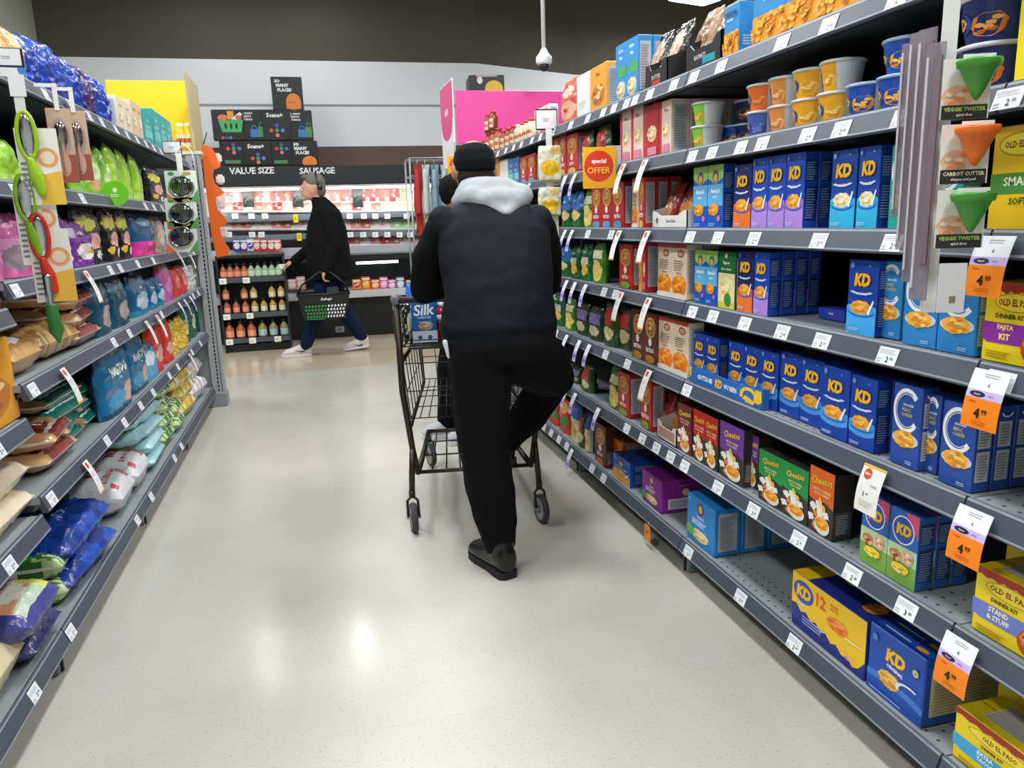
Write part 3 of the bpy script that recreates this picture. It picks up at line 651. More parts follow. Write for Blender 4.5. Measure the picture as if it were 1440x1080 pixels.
# kind: depth, style, colour function, art, name, category, description, finish
G = {
 'blue_crisp': (.13, 'stand', mott(['2446a8', '2a55c0', '1c3c9c', '2a50b8', '2446a8'], 4), None, 'sweets_bag', 'shiny royal blue sweets bag'),
 'purple_crisp': (.12, 'stand', mott(['3a2a6a', '4a2a5a', '34286e', '50304f'], 4), None, 'sweets_bag', 'shiny plum purple sweets bag'),
 'orange_bag': (.12, 'stand', cf('e88a2a', (0, 0, 1, .5, '4a80c0'), ('e', .5, .7, .3, .2, 'f8c080')), None, 'sweets_bag', 'orange and blue sweets bag'),
 'green_bag': (.10, 'stand', cf('8cc64a', ('e', .5, .4, .4, .2, 'd8e8b0'), ('e', .55, .2, .2, .1, 'e0a070')), tx(('Chips', .5, .62, .08, 'f4fbe8', .7, .02)), 'crisps_bag', 'pale green snack bag with white letters'),
 'lime_bag': (.09, 'stand', cf('a6d63e', ('e', .5, .5, .3, .25, '8cc030'), (0, 0, 1, .2, 'b8dc6a')), tx(('Pop', .5, .6, .1, '4a8a20', .6, .03)), 'crisps_bag', 'lime green pointed snack bag'),
 'pink_bag': (.09, 'stand', cf('d86aa8', (0, .3, .5, .6, 'e8a0c8'), ('e', .3, .3, .3, .2, '9a8a90')), None, 'rice_bag', 'rose pink rice bag'),
 'purple_bag': (.07, 'stand', cf('7a30a0', (0, .6, .4, .8, 'e8d8f0'), ('e', .65, .3, .28, .18, 'f0e4e0')), tx(('Lotus', .5, .7, .1, 'ffffff', .8, .02), ('PUFFS', .4, .12, .06, 'e0c0f0', .5, .02)), 'snack_bag', 'purple snack bag with white script'),
 'black_bag': (.07, 'stand', cf('1c1a1e', ('e', .4, .7, .35, .12, 'd8d03a'), ('e', .6, .4, .3, .13, 'e8b0a0'), ('e', .3, .2, .18, .08, 'f0b83a'), ('e', .75, .15, .15, .08, 'e8e4dc')), tx(('Nori', .5, .88, .06, 'f2f2f2', .6, .02)), 'snack_bag', 'black snack bag with yellow band'),
 'bluepink': (.09, 'stand', cf('1f5f94', (0, 0, 1, .32, 'e83a9c'), ('e', .5, .8, .3, .1, '8fc0e0')), tx(('MIX', .5, .75, .09, 'f4f8ff', .6, .03)), 'snack_bag', 'blue snack bag with hot pink base'),
 'beige_bag': (.08, 'stand', cf('b8a090', ('e', .5, .5, .3, .3, 'e0d0c0')), None, 'snack_bag', 'beige snack bag beside blue one'),
 'red_beans': (.075, 'lie', cf('c89a6a', (.12, 0, .88, .5, '8a2a22'), (.15, .08, .85, .1, 'f0e4d8'), (.15, .25, .85, .3, 'e8b8a8'), (0, .9, 1, 1, 'e8dcc8')), tx(('BEANS', .5, .18, .08, 'f4e8e0', .7, .02)), 'bean_bag', 'bean bag with maroon label'),
 'brown_pasta': (.11, 'lie', cf('c8985a', ('e', .5, .2, .4, .12, 'e8ecf0'), (.3, .5, .7, .8, 'b07a3a')), None, 'pasta_bag', 'clear bag of brown pasta'),
 'gold_bag': (.12, 'lie', mott(['b88848', 'd0a468', 'a0743a', 'e0c090']), None, 'pasta_bag', 'lumpy clear bag of golden grain'),
 'darkteal': (.09, 'stand', cf('14506a', ('e', .6, .3, .3, .2, 'b8a8a0'), (0, .75, 1, .82, '2a7a90')), None, 'rice_bag', 'dark teal rice pouch'),
 'bluerice': (.09, 'stand', cf('1f6a94', ('e', .5, .35, .36, .22, 'b8cfe0'), (0, 0, 1, .12, '2f8ab0')), tx(('Basmati', .5, .7, .08, 'f0f8ff', .8, .02)), 'rice_bag', 'blue rice pouch with pale bowl'),
 'magenta': (.1, 'stand', cf('d860b0', ('e', .5, .4, .3, .2, 'e890cc'), (0, .85, 1, 1, 'c04a70')), None, 'lentil_bag', 'magenta pink pulses bag'),
 'redpulse': (.1, 'stand', cf('e04a48', ('e', .5, .5, .3, .25, 'f08a80')), None, 'lentil_bag', 'bright red pulses bag'),
 'whitebag': (.1, 'stand', mott(['d8d8d4', 'e8e8e4', 'b8b8b0', 'c8d0c0']), None, 'rice_bag', 'crumpled white rice bag'),
 'teal_beans': (.06, 'lie', cf('c4a070', (.1, 0, .9, .42, '0f7a6c'), (.15, .06, .85, .1, 'e8f4ec'), (.2, .22, .8, .26, 'b8e0d4'), (0, .92, 1, 1, 'd8d0b8')), tx(('BEANS', .5, .16, .06, 'f2fbf6', .7, .02)), 'bean_bag', 'bean bag with teal label'),
 'mantova': (.09, 'stand', cf('1d6f9e', ('e', .75, .22, .25, .14, 'e0b8a0'), (0, .0, 1, .08, '14506f'), ('e', .35, .2, .25, .12, '3a9ac8')), tx(('MANTOVA', .5, .62, .15, 'e8f4e8', .85, .03), ('rice', .5, .5, .05, 'd8ecf8', .4)), 'rice_bag', 'bright blue pouch with white capitals'),
 'mantova_br': (.09, 'stand', cf('1f4f74', (0, 0, 1, .42, 'a0583a'), ('e', .5, .15, .4, .12, 'e0a070')), tx(('Rice', .5, .3, .07, 'f8e8d8', .6, .02)), 'rice_bag', 'blue pouch with brown lower half'),
 'skyrice': (.08, 'stand', cf('4fb0e0', ('e', .4, .6, .3, .2, 'd8ecf0'), (0, .85, 1, 1, '1f6a94')), None, 'rice_bag', 'sky blue pouch'),
 'redrice': (.1, 'stand', cf('d83a34', ('e', .5, .3, .3, .15, 'e8b0a0'), (0, .85, 1, 1, 'e8a020')), None, 'rice_bag', 'tall scarlet rice bag'),
 'yellowrice': (.1, 'stand', mott(['f2c81e', 'e8b020', 'f8e060', 'c89a50']), None, 'rice_bag', 'crumpled yellow rice bag'),
 'greenrice': (.08, 'stand', cf('1f5f48', ('e', .5, .4, .25, .2, 'd8d8b0')), None, 'rice_bag', 'dark green rice pouch'),
 'yellowknot': (.12, 'lie', mott(['e8c02a', 'f2d860', 'd8b040', 'f0f0e0', '7ab040']), None, 'rice_sack', 'yellow knotted sack'),
 'greensack': (.10, 'lie', mott(['5a9a3a', 'b8d088', '3f7a30', 'e8ecd8', '9ac060']), None, 'rice_sack', 'green and white sack'),
 'lightblue': (.09, 'lie', cf('a8d4dc', (.1, .15, .75, .75, '9ab83a'), (.16, .2, .7, .24, 'e8d040'), (.16, .32, .7, .36, 'c0c840'), (.16, .44, .7, .48, 'e8d040')), None, 'rice_sack', 'light blue sack with green panel'),
 'bigwhite': (.17, 'lie', cf('dcdde0', (.08, .02, .2, .1, 'c04848'), (.7, .04, .9, .12, 'b86a6a'), (.2, .5, .5, .8, 'c05050'), (.0, .45, .06, .7, '4a8a5a')), tx(('LONG GRAIN', .5, .16, .06, 'b83a3a', .7, .02), ('RICE', .5, .3, .10, 'c03030', .5, .03), ('8 kg', .8, .42, .06, 'b83a3a', .2, .02)), 'rice_sack', 'large white sack printed in red'),
 'whiteplastic': (.16, 'lie', mott(['e4e2e4', 'f2f0f2', 'c8b8bc', 'd8d8dc']), None, 'rice_sack', 'knotted white plastic sack'),
 'bluefoil': (.12, 'lie', mott(['1c46a4', '2450b8', '16388e', '1c46a4'], 3), tx(('RICE', .45, .6, .10, 'e85a80', .4, .02), ('RICE', .5, .2, .07, 'a8c0f0', .5, .02), ('Long Grain', .5, .35, .05, 'd0dcf4', .6, .01)), 'rice_sack', 'crinkled metallic blue sack'),
 'purplesack': (.13, 'lie', cf('4a4a90', (.08, .04, .9, .9, 'e8a07a'), ('e', .45, .3, .34, .2, 'f0ead8'), (.1, .05, .8, .1, 'b8c8b0'), ('e', .8, .12, .12, .08, 'd8e05a')), None, 'rice_sack', 'violet sack with orange print'),
 'purpleplain': (.09, 'lie', cf('454688', (0, 0, 1, .1, '3a3a70')), None, 'rice_sack', 'plain violet sack'),
 'creamsack': (.16, 'lie', cf('ead9b4', (.3, .3, .34, .6, '50504a'), (0, .85, 1, 1, 'd8c49a')), tx(('10', .55, .3, .12, '34383c', .4, .03),), 'flour_sack', 'cream sack marked 10 kg'),
 'creamred': (.10, 'lie', cf('ead9bc', (.1, .05, .5, .5, 'e8482a'), (.5, .1, .8, .5, 'b07a70')), None, 'flour_sack', 'cream flour sack with red print'),
 'salmon_bag': (.09, 'stand', cf('e0604a', ('e', .5, .3, .4, .2, 'f0b090'), ('e', .5, .7, .3, .12, 'f4d0c0')), tx(('MAC', .5, .3, .12, 'c02a20', .7, .03)), 'chips_bag', 'salmon red snack bag'),
 'copper_bag': (.06, 'stand', cf('2a2420', ('e', .5, .6, .35, .25, 'c8a890'), ('e', .5, .25, .4, .12, 'c84a30')), tx(('India', .5, .62, .1, 'f0e0d0', .7, .02)), 'meal_pouch', 'glossy black and copper meal pouch'),
 'tan_bag': (.06, 'stand', cf('a88468', ('e', .5, .5, .3, .3, '8a6248')), None, 'meal_pouch', 'tan meal pouch leaning in a tray'),
 'brown_pouch': (.05, 'stand', cf('8a4a34', ('e', .5, .3, .4, .2, 'd89a4a'), (.85, 0, 1, 1, 'c02a3a')), None, 'meal_pouch', 'brown pasta pouch leaning back'),
 'greenpouch': (.06, 'stand', cf('1f6b34', (.15, .45, .85, .62, 'dfe4c8'), ('e', .5, .3, .4, .16, 'e8c048')), tx(('Sidekick', .5, .78, .08, 'e8f4d8', .8, .02)), 'pasta_pouch', 'green pasta pouch'),
 'greenblue': (.06, 'stand', cf('1f6b34', (0, .5, 1, 1, '2a7ad0'), ('e', .5, .35, .4, .14, 'f0d890')), tx(('Rice', .5, .75, .08, 'e8f4ff', .6, .02)), 'pasta_pouch', 'blue topped green pasta pouch'),
 'greenred': (.06, 'stand', cf('3a5a2a', (.2, .5, .8, .9, 'c83a3a'), ('e', .5, .3, .4, .16, 'e8d8a8')), None, 'pasta_pouch', 'dark green pouch with red label'),
 'greenpurple': (.06, 'stand', cf('2f3f24', (.1, .5, .9, .8, '8a7ab8'), ('e', .5, .28, .36, .16, 'd0c8a8')), None, 'pasta_pouch', 'dark green pouch with mauve label'),
 'greenyellow': (.06, 'stand', cf('4a8a2a', ('e', .5, .3, .45, .28, 'e8d070'), (.1, .6, .9, .8, 'e8ecc8')), None, 'pasta_pouch', 'green pouch with yellow pasta'),
 'redpouch': (.09, 'stand', cf('d8402a', (.1, .2, .9, .5, '3f8a3a'), ('e', .5, .75, .35, .15, 'f0b060')), None, 'rice_bag', 'orange red rice bag with green label'),
 'bluepouch': (.07, 'stand', cf('e8d8a8', (0, .6, 1, 1, '3a6ab8'), ('e', .5, .3, .3, .15, 'd8a040')), None, 'rice_bag', 'slim cream and blue rice bag'),
}
def bag_cached(kind, w_, h, seed):
    k = (kind, w_, h, seed % 3)
    if k in _C: return _C[k]
    d, st, cfn, art, nm, desc = G[kind]
    _C[k] = bag_mesh(nm, w_, h, d, cfn, art, seed % 3+len(kind), st, wrk=.022 if desc.startswith('crin') else .015 if 'knot' in desc or 'shiny' in desc or 'crum' in desc else .007)
    return _C[k]
def rq(x): return max(.02, round(x/.005)*.005)
SIDES = {'R': (1.235, -PI/2, ZR, 'right'), 'L': (-.845, PI/2, ZL, 'left')}
SHN = {'R': ['top shelf', 'second shelf down', 'third shelf down', 'fourth shelf down', 'third shelf up', 'second shelf up', 'base shelf'],
       'L': ['top shelf', 'second shelf down', 'third shelf down', 'third shelf up', 'second shelf up', 'base shelf']}
def put(name, me, X, Y, z, rz, desc, cat, place, key, row=0, level=0, group=None, rx=0):
    o = D.objects.new(name, me); COL.objects.link(o); o.location = (X, Y, z); o.rotation_euler = (rx, 0, rz)
    tag(o, None, cat, group); rec(o, desc, place, key, row, level); return o
def item(side, s, kind, pl, pr, top=None, n=1, rows=1, h=None, inset=0, z0=0, jit=0, level=0, lay=1, near=False, tilt=0, L=None):
    X0, rz, Z, nm = SIDES[side]; Z = ZN if near else Z
    z = Z[s]+.0225+z0; sg = 1 if side == 'R' else -1
    isbag = kind in G
    d = (G if isbag else B)[kind][0]; lie = isbag and G[kind][1] == 'lie'
    if h is None:
        h = .15
        h = onX(pl if side == 'R' else (pl+pr)/2, top, X0+sg*inset)[1]-z
    zm = z+(h/2 if not lie else .05)
    ya = yat(pl, X0+sg*inset, zm); yb = yat(pr, X0+sg*inset, zm)
    w_ = abs(yb-ya)/n; W = rq(w_-(.002 if not isbag else .05*w_)); hh = rq(h)
    if lie: hh = rq(L or .34); lay = lay
    desc = (G if isbag else B)[kind][-1]; nmn = (G if isbag else B)[kind][5-1 if isbag else 5]
    cat = nmn.split('_')[-1]; grp = nmn.replace('_', ' ')+'s on the '+nm+' shelving'
    cat = dict(multipack='multipack', kit='box').get(cat, cat)
    place = nm+' '+SHN[side][s]+(', nearest bay' if near else '')
    for i in range(n):
        y = min(ya, yb)+w_*(i+.5)
        for r in range(rows):
            if r and side == 'R' and i: continue
            if r and side == 'L' and i < n-1: continue
            for l in range(lay):
                sd = int(abs(y)*37+r+l)
                me = bag_cached(kind, W, hh, sd) if isbag else box_mesh(kind, W, hh)
                jx = random.uniform(-1, 1)*jit*.015; ja = random.uniform(-1, 1)*jit*.12
                dd = hh if lie else d
                x = X0+sg*(inset+dd/2+r*(dd+.003)+abs(jx))
                put(nmn, me, x, y, z+l*d*.86, rz+ja, desc, cat, place, -y if side == 'R' else y, r, level+l, grp, rx=tilt)
    return ya, yb, z, h

# ================================================================== right shelving stock
def R(s, kind, pl, pr, top=None, **k): return item('R', s, kind, pl, pr, top, **k)
def L_(s, kind, pl, pr, top=None, **k): return item('L', s, kind, pl, pr, top, **k)
# -- jars on the top shelf
def jar_parts(c, capc, r=.03, h=.13):
    a = MB(); a.lathe([(r*.8, 0), (r, .005), (r, h*.72), (r*.7, h*.82), (r*.6, h*.86)], M(c, 'plastic'), 14)
    P = Paint(a, 2*PI*r, h, lambda u, v, l: ((r+l)*math.sin((u-.5)*2*PI), -(r+l)*math.cos((u-.5)*2*PI), v*h)); P.rect(.3, .15, .7, .6, 'e8d8b8'); P.rect(.32, .3, .68, .45, 'b8402a')
    b = MB(); b.lathe([(r*.66, h*.86), (r*.68, h*.87), (r*.68, h*.98), (r*.6, h)], M(capc, 'plastic'), 14)
    return a.mesh('glass'), b.mesh('cap')
JARS = {k: jar_parts(*v) for k, v in dict(sauce=('8a3a22', 'b8281e'), tall=('a04a2c', '9a2a1e', .032, .16), pale=('d8cdb0', 'c83a28', .03, .12), green=('b8c8a0', 'd8d8d0', .03, .12)).items()}
def jar(kind, x, y, z, name, desc, place, key, group, level=0):
    t = empty(name, (x, y, z)); tag(t, None, 'jar' if 'jar' in name else 'bottle', group); a, b = JARS[kind]
    t.rotation_euler.z = -PI/2 if x > 1 else 0
    link('glass', a, t); link('cap', b, t); rec(t, desc, place, key, 0, level)
ztop = ZR[0]+.0225
for i, px in enumerate([676, 682, 688, 695, 702, 709, 716, 723]):
    k = 'sauce' if i not in (2, 3, 4) else 'tall'
    y = yat(px, 1.27, ztop+.08); jar(k, 1.27, y, ztop, 'sauce_jar', 'brown sauce jar with red cap', 'right top shelf', -y, 'sauce jars on the right top shelf')
    if i in (2, 3): jar('sauce', 1.27, y, ztop+.161, 'sauce_jar', 'brown sauce jar with red cap', 'right top shelf', -y, 'sauce jars on the right top shelf', 1)
for i, (px, k) in enumerate([(730, 'green'), (736, 'pale'), (742, 'pale'), (748, 'pale')]):
    y = yat(px, 1.27, ztop+.08); jar(k, 1.27, y, ztop, 'sauce_jar', 'pale glass jar beyond the white boxes', 'right top shelf', -y, 'pale jars on the right top shelf')
R(0, 'whitered', 752, 772, 155, n=3)
R(0, 'salmon_bag', 782, 810, 117, rows=2)
R(0, 'white', 811, 828, 109)
R(0, 'ovl_orange', 830, 853, 98, rows=2)
R(0, 'catelli', 866, 897, 66, n=2, rows=2)
def tray(s, pl, pr, hh, c, text, col2, name_desc, side='R', depth=.30):
    X0 = 1.232; z = ZR[s]+.0225; ya, yb = yat(pl, X0, z+hh/2), yat(pr, X0, z+hh/2); W = abs(ya-yb); yc = (ya+yb)/2
    t = empty('display_tray', (X0, yc, z), -PI/2); tag(t, name_desc, 'tray', 'display trays on the right shelving')
    m = MB(); T = .004
    m.box((0, depth/2, T/2), (W, depth, T), M(c)); m.box((0, depth, hh/2), (W, T, hh), M(c))
    # front wall with a dip, sides with a sloping top
    pf = [(-W/2, 0), (W/2, 0), (W/2, hh), (W/2-.03, hh*.95), (W/4, hh*.72), (-W/4, hh*.72), (-W/2+.03, hh*.95), (-W/2, hh)]; n = len(pf)
    m.add([(x, 0, q) for x, q in pf]+[(x, T, q) for x, q in pf], [tuple(range(n)), tuple(range(2*n-1, n-1, -1))]+[(i, n+i, n+(i+1) % n, (i+1) % n) for i in range(n)], M(c))
    for sx in (-1, 1):
        m.add([(sx*W/2, 0, 0), (sx*W/2, depth, 0), (sx*W/2, depth, hh*1.7), (sx*W/2, depth*.6, hh*1.7), (sx*W/2, 0, hh)]+[(sx*(W/2-T), 0, 0), (sx*(W/2-T), depth, 0), (sx*(W/2-T), depth, hh*1.7), (sx*(W/2-T), depth*.6, hh*1.7), (sx*(W/2-T), 0, hh)],
              [(0, 1, 2, 3, 4), (9, 8, 7, 6, 5), (0, 4, 9, 5), (4, 3, 8, 9), (3, 2, 7, 8)], M(c))
    P = Paint(m, W, hh, lambda u, v, l: ((u-.5)*W, -l, v*hh))
    for a in text: P.text(*a)
    for a in col2: P.rect(*a)
    m.build('carton', t); return yc, W, z
def leaning(kind, pls, s, top_h, w_, lean=-.28, inset=.05, desc=None):
    X0 = 1.235
    d, st, cfn, art, nm, ds = G[kind]
    for i, px in enumerate(pls):
        z = ZR[s]+.028; y = yat(px, X0+inset, z+top_h/2)
        put(nm, bag_cached(kind, rq(w_), rq(top_h), i), X0+inset+.02*(i % 2), y, z, -PI/2, ds, nm.split('_')[-1], 'right '+SHN['R'][s], -y, 0, 0, nm.replace('_', ' ')+'es on the right shelving', rx=lean)
tray(0, 908, 938, .085, '26262a', [('BUTTER', .5, .42, .18, 'c8c8c8', .7)], [(.3, .1, .7, .3, 'b83a3a')], 'black display tray with red patch holding copper pouches')
leaning('copper_bag', [920, 934, 946], 0, .22, .13)
R(0, 'white', 944, 962, 74, inset=.12, h=.06)
tray(0, 964, 1014, .09, '26262a', [('BASMATI', .42, .45, .16, 'c8c8c8', .6)], [(.5, .15, .85, .4, '2a9aa8')], 'black display tray with teal patch holding tan pouches')
leaning('tan_bag', [985, 1003], 0, .21, .13)
R(0, 'blueor', 1018, 1040, 12)
R(0, 'blueor', 1059, 1220, h=.16, n=3)
R(0, 'blueor', 1228, 1330, h=.16, n=2)

# -- cups on the second shelf
def cup_parts(w1, c1, c2, c3, blob):
    a = MB(); r0, r1, h = .040, .051, .064
    def cfn(an, z):
        u = (math.degrees(an) + 90) % 360
        u = u if u < 180 else u-360
        if abs(u) < 68: return M(c1, 'plastic')
        return M(c3 if u > 0 else c2, 'plastic')
    a.lathe([(r0+(r1-r0)*i/6, h*i/6) for i in range(7)], None, 28, colf=cfn)
    def pos(u, v, l): r = r0+(r1-r0)*v+l; t = (u-.5)*2.4; return (r*math.sin(t), -r*math.cos(t), v*h)
    P = Paint(a, .10, h, pos, 'plastic')
    P.heap(.72, .4, .26, .28, blob, 7); P.ell(.25, .5, .24, .28, '20469c' if c1 != '20469c' else '2f5cc0'); P.text('KD' if w1 else 'MAC', .25, .52, .28, 'f8c030', .4, .05)
    b = MB(); b.lathe([(r1-.002, h), (r1+.004, h+.001), (r1+.004, h+.006), (r1, h+.008)], M('cfd3da' if c1 != '1f4fb0' else '9fb4dc', 'foil'), 24)
    return a.mesh('cup'), b.mesh('lid')
CUPS = dict(green=cup_parts(0, '8ed04a', 'c8ccd2', 'd4d6da', ('f2a82a', 'ffd060', 'e89a20')), orange=cup_parts(1, 'f0702a', 'b8bcc4', 'c8cad0', ('e88a30', 'f8a850', 'd86a1a')),
            navy=cup_parts(1, '1c2c66', '9aa0ac', '2a3f8a', ('e07a2a', 'f8a850', 'c86020')), peach=cup_parts(1, 'e8904a', 'b8bcc4', 'c8cad0', ('f4b070', 'f8c890', 'd8803a')),
            yellow=cup_parts(1, 'f2aa22', 'b8bcc4', 'd0d2d6', ('f8c850', 'ffd878', 'e89a18')), blue=cup_parts(1, '1f4fb0', 'b8bcc4', 'c8ccd4', ('f2a82a', 'ffc850', 'e08a1a')), clear=cup_parts(0, '4a62b0', 'e0b8a8', 'c0c4d8', ('3a4a90', '6a80c8', '8090d0')))
CD = dict(green='lime green noodle cup', orange='orange macaroni cup', navy='navy macaroni cup', peach='peach macaroni cup', yellow='yellow macaroni cup', blue='royal blue macaroni cup', clear='blue snack cup with clear sides')
def cup(kind, px, inset=0, lv=0, X0=1.282, turn=0, s=1, sc=1):
    z = ZR[s]+.0225; y = yat(px, X0+inset, z+.05); a, b = CUPS[kind]
    t = empty('macaroni_cup', (X0+inset, y, z+lv*.0725*sc), -PI/2+turn); t.scale = (sc,)*3; tag(t, None, 'cup', 'cups on the right second shelf')
    link('cup', a, t); link('lid', b, t); rec(t, CD[kind], 'right second shelf down', -y, 1 if inset > .07 else 0, lv)
cup('green', 995, turn=-.35); cup('green', 996, lv=1, turn=-.35)
cup('blue', 1036, inset=.1); cup('navy', 1056, inset=.12, lv=1); cup('navy', 1056, inset=.12)
cup('clear', 1076); cup('orange', 1076, lv=1)
for px_ in (1086, 1112):
    for lv_ in (0, 1, 2): cup('navy', px_, inset=.15, lv=lv_)
for lv_ in (0, 1): cup('peach', 1108, lv=lv_, turn=-.3)
for lv_ in (0, 1): cup('yellow', 1143, lv=lv_, turn=.1)
cup('yellow', 1181, turn=.1); cup('yellow', 1183, lv=1, turn=-.5)
cup('blue', 1224, inset=-.01); cup('blue', 1270, inset=-.01); cup('blue', 1275, lv=1, inset=-.01)
cup('blue', 1322, inset=-.01)
for lv in (0, 1): cup('navy', 1396, lv=lv, sc=1.2)
R(1, 'oep_plain', 1432, 1520, h=.2)

# -- second shelf down
R(1, 'ovl_orange', 693, 702, 224); R(1, 'white', 703, 714, 226); R(1, 'blue', 715, 730, 224, n=2); R(1, 'red', 731, 753, 222, n=2)
R(1, 'redtall', 770, 796, 197, n=3); R(1, 'redtall', 797, 812, 190); R(1, 'greenred', 814, 828, 186); R(1, 'greenred', 833, 852, 180)
R(1, 'pinkcream', 872, 904, 156, n=2); R(1, 'pinkred', 905, 926, 150, rows=1); R(1, 'pinkcream', 927, 944, 144, rows=4)
# -- third shelf down
R(2, 'greenblue', 786, 815, 272, n=2); R(2, 'greenyellow', 817, 831, 266)
R(2, 'red', 832, 877, 261, n=3, rows=2); R(2, 'betty', 889, 897, 252); R(2, 'redtall', 899, 906, 250, rows=3)
tray(2, 917, 966, .062, 'e9e8e4', [('Street Pasta', .55, .42, .2, '4a4a4a', .6), ('@', .16, .45, .4, '3a3a3a', .2)], [], 'white display tray with round black mark holding brown pouches')
leaning('brown_pouch', [938, 953, 966], 2, .17, .10, -.38)
R(2, 'annie', 975, 1017, 236, n=2, rows=2)
R(2, 'kd_orange', 1032, 1056, 234)
R(2, 'kd_purple', 1057, 1131, 224, n=3, rows=4)
R(2, 'kd_cyan', 1168, 1204, 213); R(2, 'kd_cyan', 1206, 1236, 208, rows=1)
R(2, 'c_teal', 1251, 1300, 204); R(2, 'c_teal', 1305, 1355, 200)
R(2, 'oep_soft', 1393, 1480, 180)
# -- fourth shelf down
R(3, 'greenblue', 783, 797, 346); R(3, 'greenpouch', 799, 811, 346); R(3, 'greenpouch', 813, 827, 342); R(3, 'greenyellow', 829, 845, 340)
R(3, 'redgreen', 871, 889, 342, rows=1); R(3, 'ovl_orange', 898, 902, 340, rows=1); R(3, 'pinkred', 903, 908, 340, rows=2)
R(3, 'betty', 925, 966, 342, n=2, rows=2)
R(3, 'annie', 977, 1009, 352, n=2); R(3, 'greenpasta', 1010, 1034, 352)
R(3, 'kd_orange', 1037, 1059, 352); R(3, 'kd_purple', 1060, 1081, 354, rows=4)
R(3, 'bluesmall', 1150, 1188, h=.028, inset=.10)
R(3, 'kd_sky', 1192, 1233, 364)
R(3, 'c_blue', 1235, 1268, 366, inset=.02); R(3, 'c_blue', 1271, 1375, 372, n=2)
R(3, 'oep_fajita', 1384, 1470, 396)
# -- third shelf up
R(4, 'greenpouch', 771, 789, 408); R(4, 'greenyellow', 791, 804, 418); R(4, 'greenpurple', 806, 843, 424, n=2); R(4, 'greenred', 845, 862, 424); R(4, 'greenred', 864, 886, 430, inset=.03)
R(4, 'brown', 889, 924, 432, n=2); R(4, 'betty', 926, 968, 444, n=2)
R(4, 'kd_blue', 975, 1011, 466, n=2, inset=.02); R(4, 'kd_blue', 1024, 1094, 478, n=3, inset=.02); R(4, 'kd_blue', 1097, 1157, 494, n=2, rows=2, inset=.02)
R(4, 'kd_blue', 1155, 1193, 512); R(4, 'kd_blue', 1195, 1231, 524, rows=2)
R(4, 'c_navy', 1254, 1294, 535); R(4, 'c_navy', 1297, 1321, 550, inset=.02); R(4, 'c_navy', 1322, 1371, 560, rows=3)
# printed tray standing in front of the boxes
za = ZR[4]+.0225; ya, yb = yat(970, 1.228, za+.03), yat(1072, 1.228, za+.03)
t = empty('display_tray', (1.2275, (ya+yb)/2, za), -PI/2); W = ya-yb; tag(t, "blue cardboard tray with yellow arm print before macaroni boxes", 'tray', 'display trays on the right shelving')
m = MB(); m.box((0, .002, .026), (W, .004, .052), M('2c6cc0')); m.box((W/2, .012, .03), (.004, .02, .06), M('2c6cc0')); m.box((-W/2, .012, .026), (.004, .02, .052), M('2c6cc0'))
P = Paint(m, W, .052, lambda u, v, l: ((u-.5)*W, -l, v*.052))
P.text('GOTTA BE', .24, .5, .32, 'ffffff', .22, .03); kd_logo(P, .44, .5, .55, .1); P.text('OU RIEN', .6, .5, .32, 'ffffff', .17, .03)
P.arc(.84, .45, .11, .55, .35, 10, 200, 'f6c42c'); P.poly([(.9, .3), (.93, 1.25), (.99, 1.2), (1.0, .4), (.96, .2)], 'f6c42c'); P.poly([(.76, .2), (.8, .5), (.92, .25), (.9, .05)], 'f6c42c'); P.heap(.02, .75, .02, .5, ('f6c42c', 'e8b020', 'ffd860'))
P.text('BE OUR GUEST', .86, .12, .12, 'e8f0ff', .1)
m.build('carton', t)
# -- second shelf up
R(5, 'greenpurple', 790, 812, 508, n=2, inset=.02); R(5, 'greenred', 814, 828, 512); R(5, 'greenyellow', 853, 868, 512)
R(5, 'redgreen', 869, 885, 520, rows=2); R(5, 'redgreen', 901, 916, 530, rows=1)
tray(5, 924, 951, .07, 'd8cfc8', [], [(.1, .2, .9, .7, 'b08878')], 'pale cut-down tray of brown pouches by the red boxes')
leaning('brown_pouch', [932, 943], 5, .15, .09, -.3)
R(5, 'maroon', 953, 972, 565); R(5, 'ch_red', 975, 1009, 574, n=2); R(5, 'ch_purple', 1012, 1046, 590, rows=3)
R(5, 'ch_purple', 1050, 1066, 606, inset=.03); R(5, 'ch_green', 1067, 1136, 630, n=2); R(5, 'ch_orange', 1138, 1172, 652, rows=1)
R(5, 'kids', 1211, 1290, h=.173, n=2, rows=3)
R(5, 'oep_stand', 1369, 1470, 790); R(5, 'oep_back', 1412, 1480, h=.18, inset=.15)
# -- base shelf
R(6, 'redpouch', 768, 797, 548, n=2); R(6, 'bluepouch', 799, 812, 562); R(6, 'bluepouch', 819, 826, 580); R(6, 'greenred', 812, 818, 580)
R(6, 'brown', 837, 852, 592, rows=1); R(6, 'orangebox', 858, 875, 612, inset=.04, rows=2); R(6, 'kd_multi', 862, 886, 634, inset=0)
R(6, 'club_purple', 903, 930, 658, rows=1); R(6, 'club_blue', 966, 1005, 690, rows=4)
R(6, 'kd12', 1114, 1217, 800); R(6, 'kd6', 1221, 1299, 872)
R(6, 'oep_taco', 1341, 1470, 988); R(6, 'oep_back', 1400, 1500, h=.18, inset=.14)

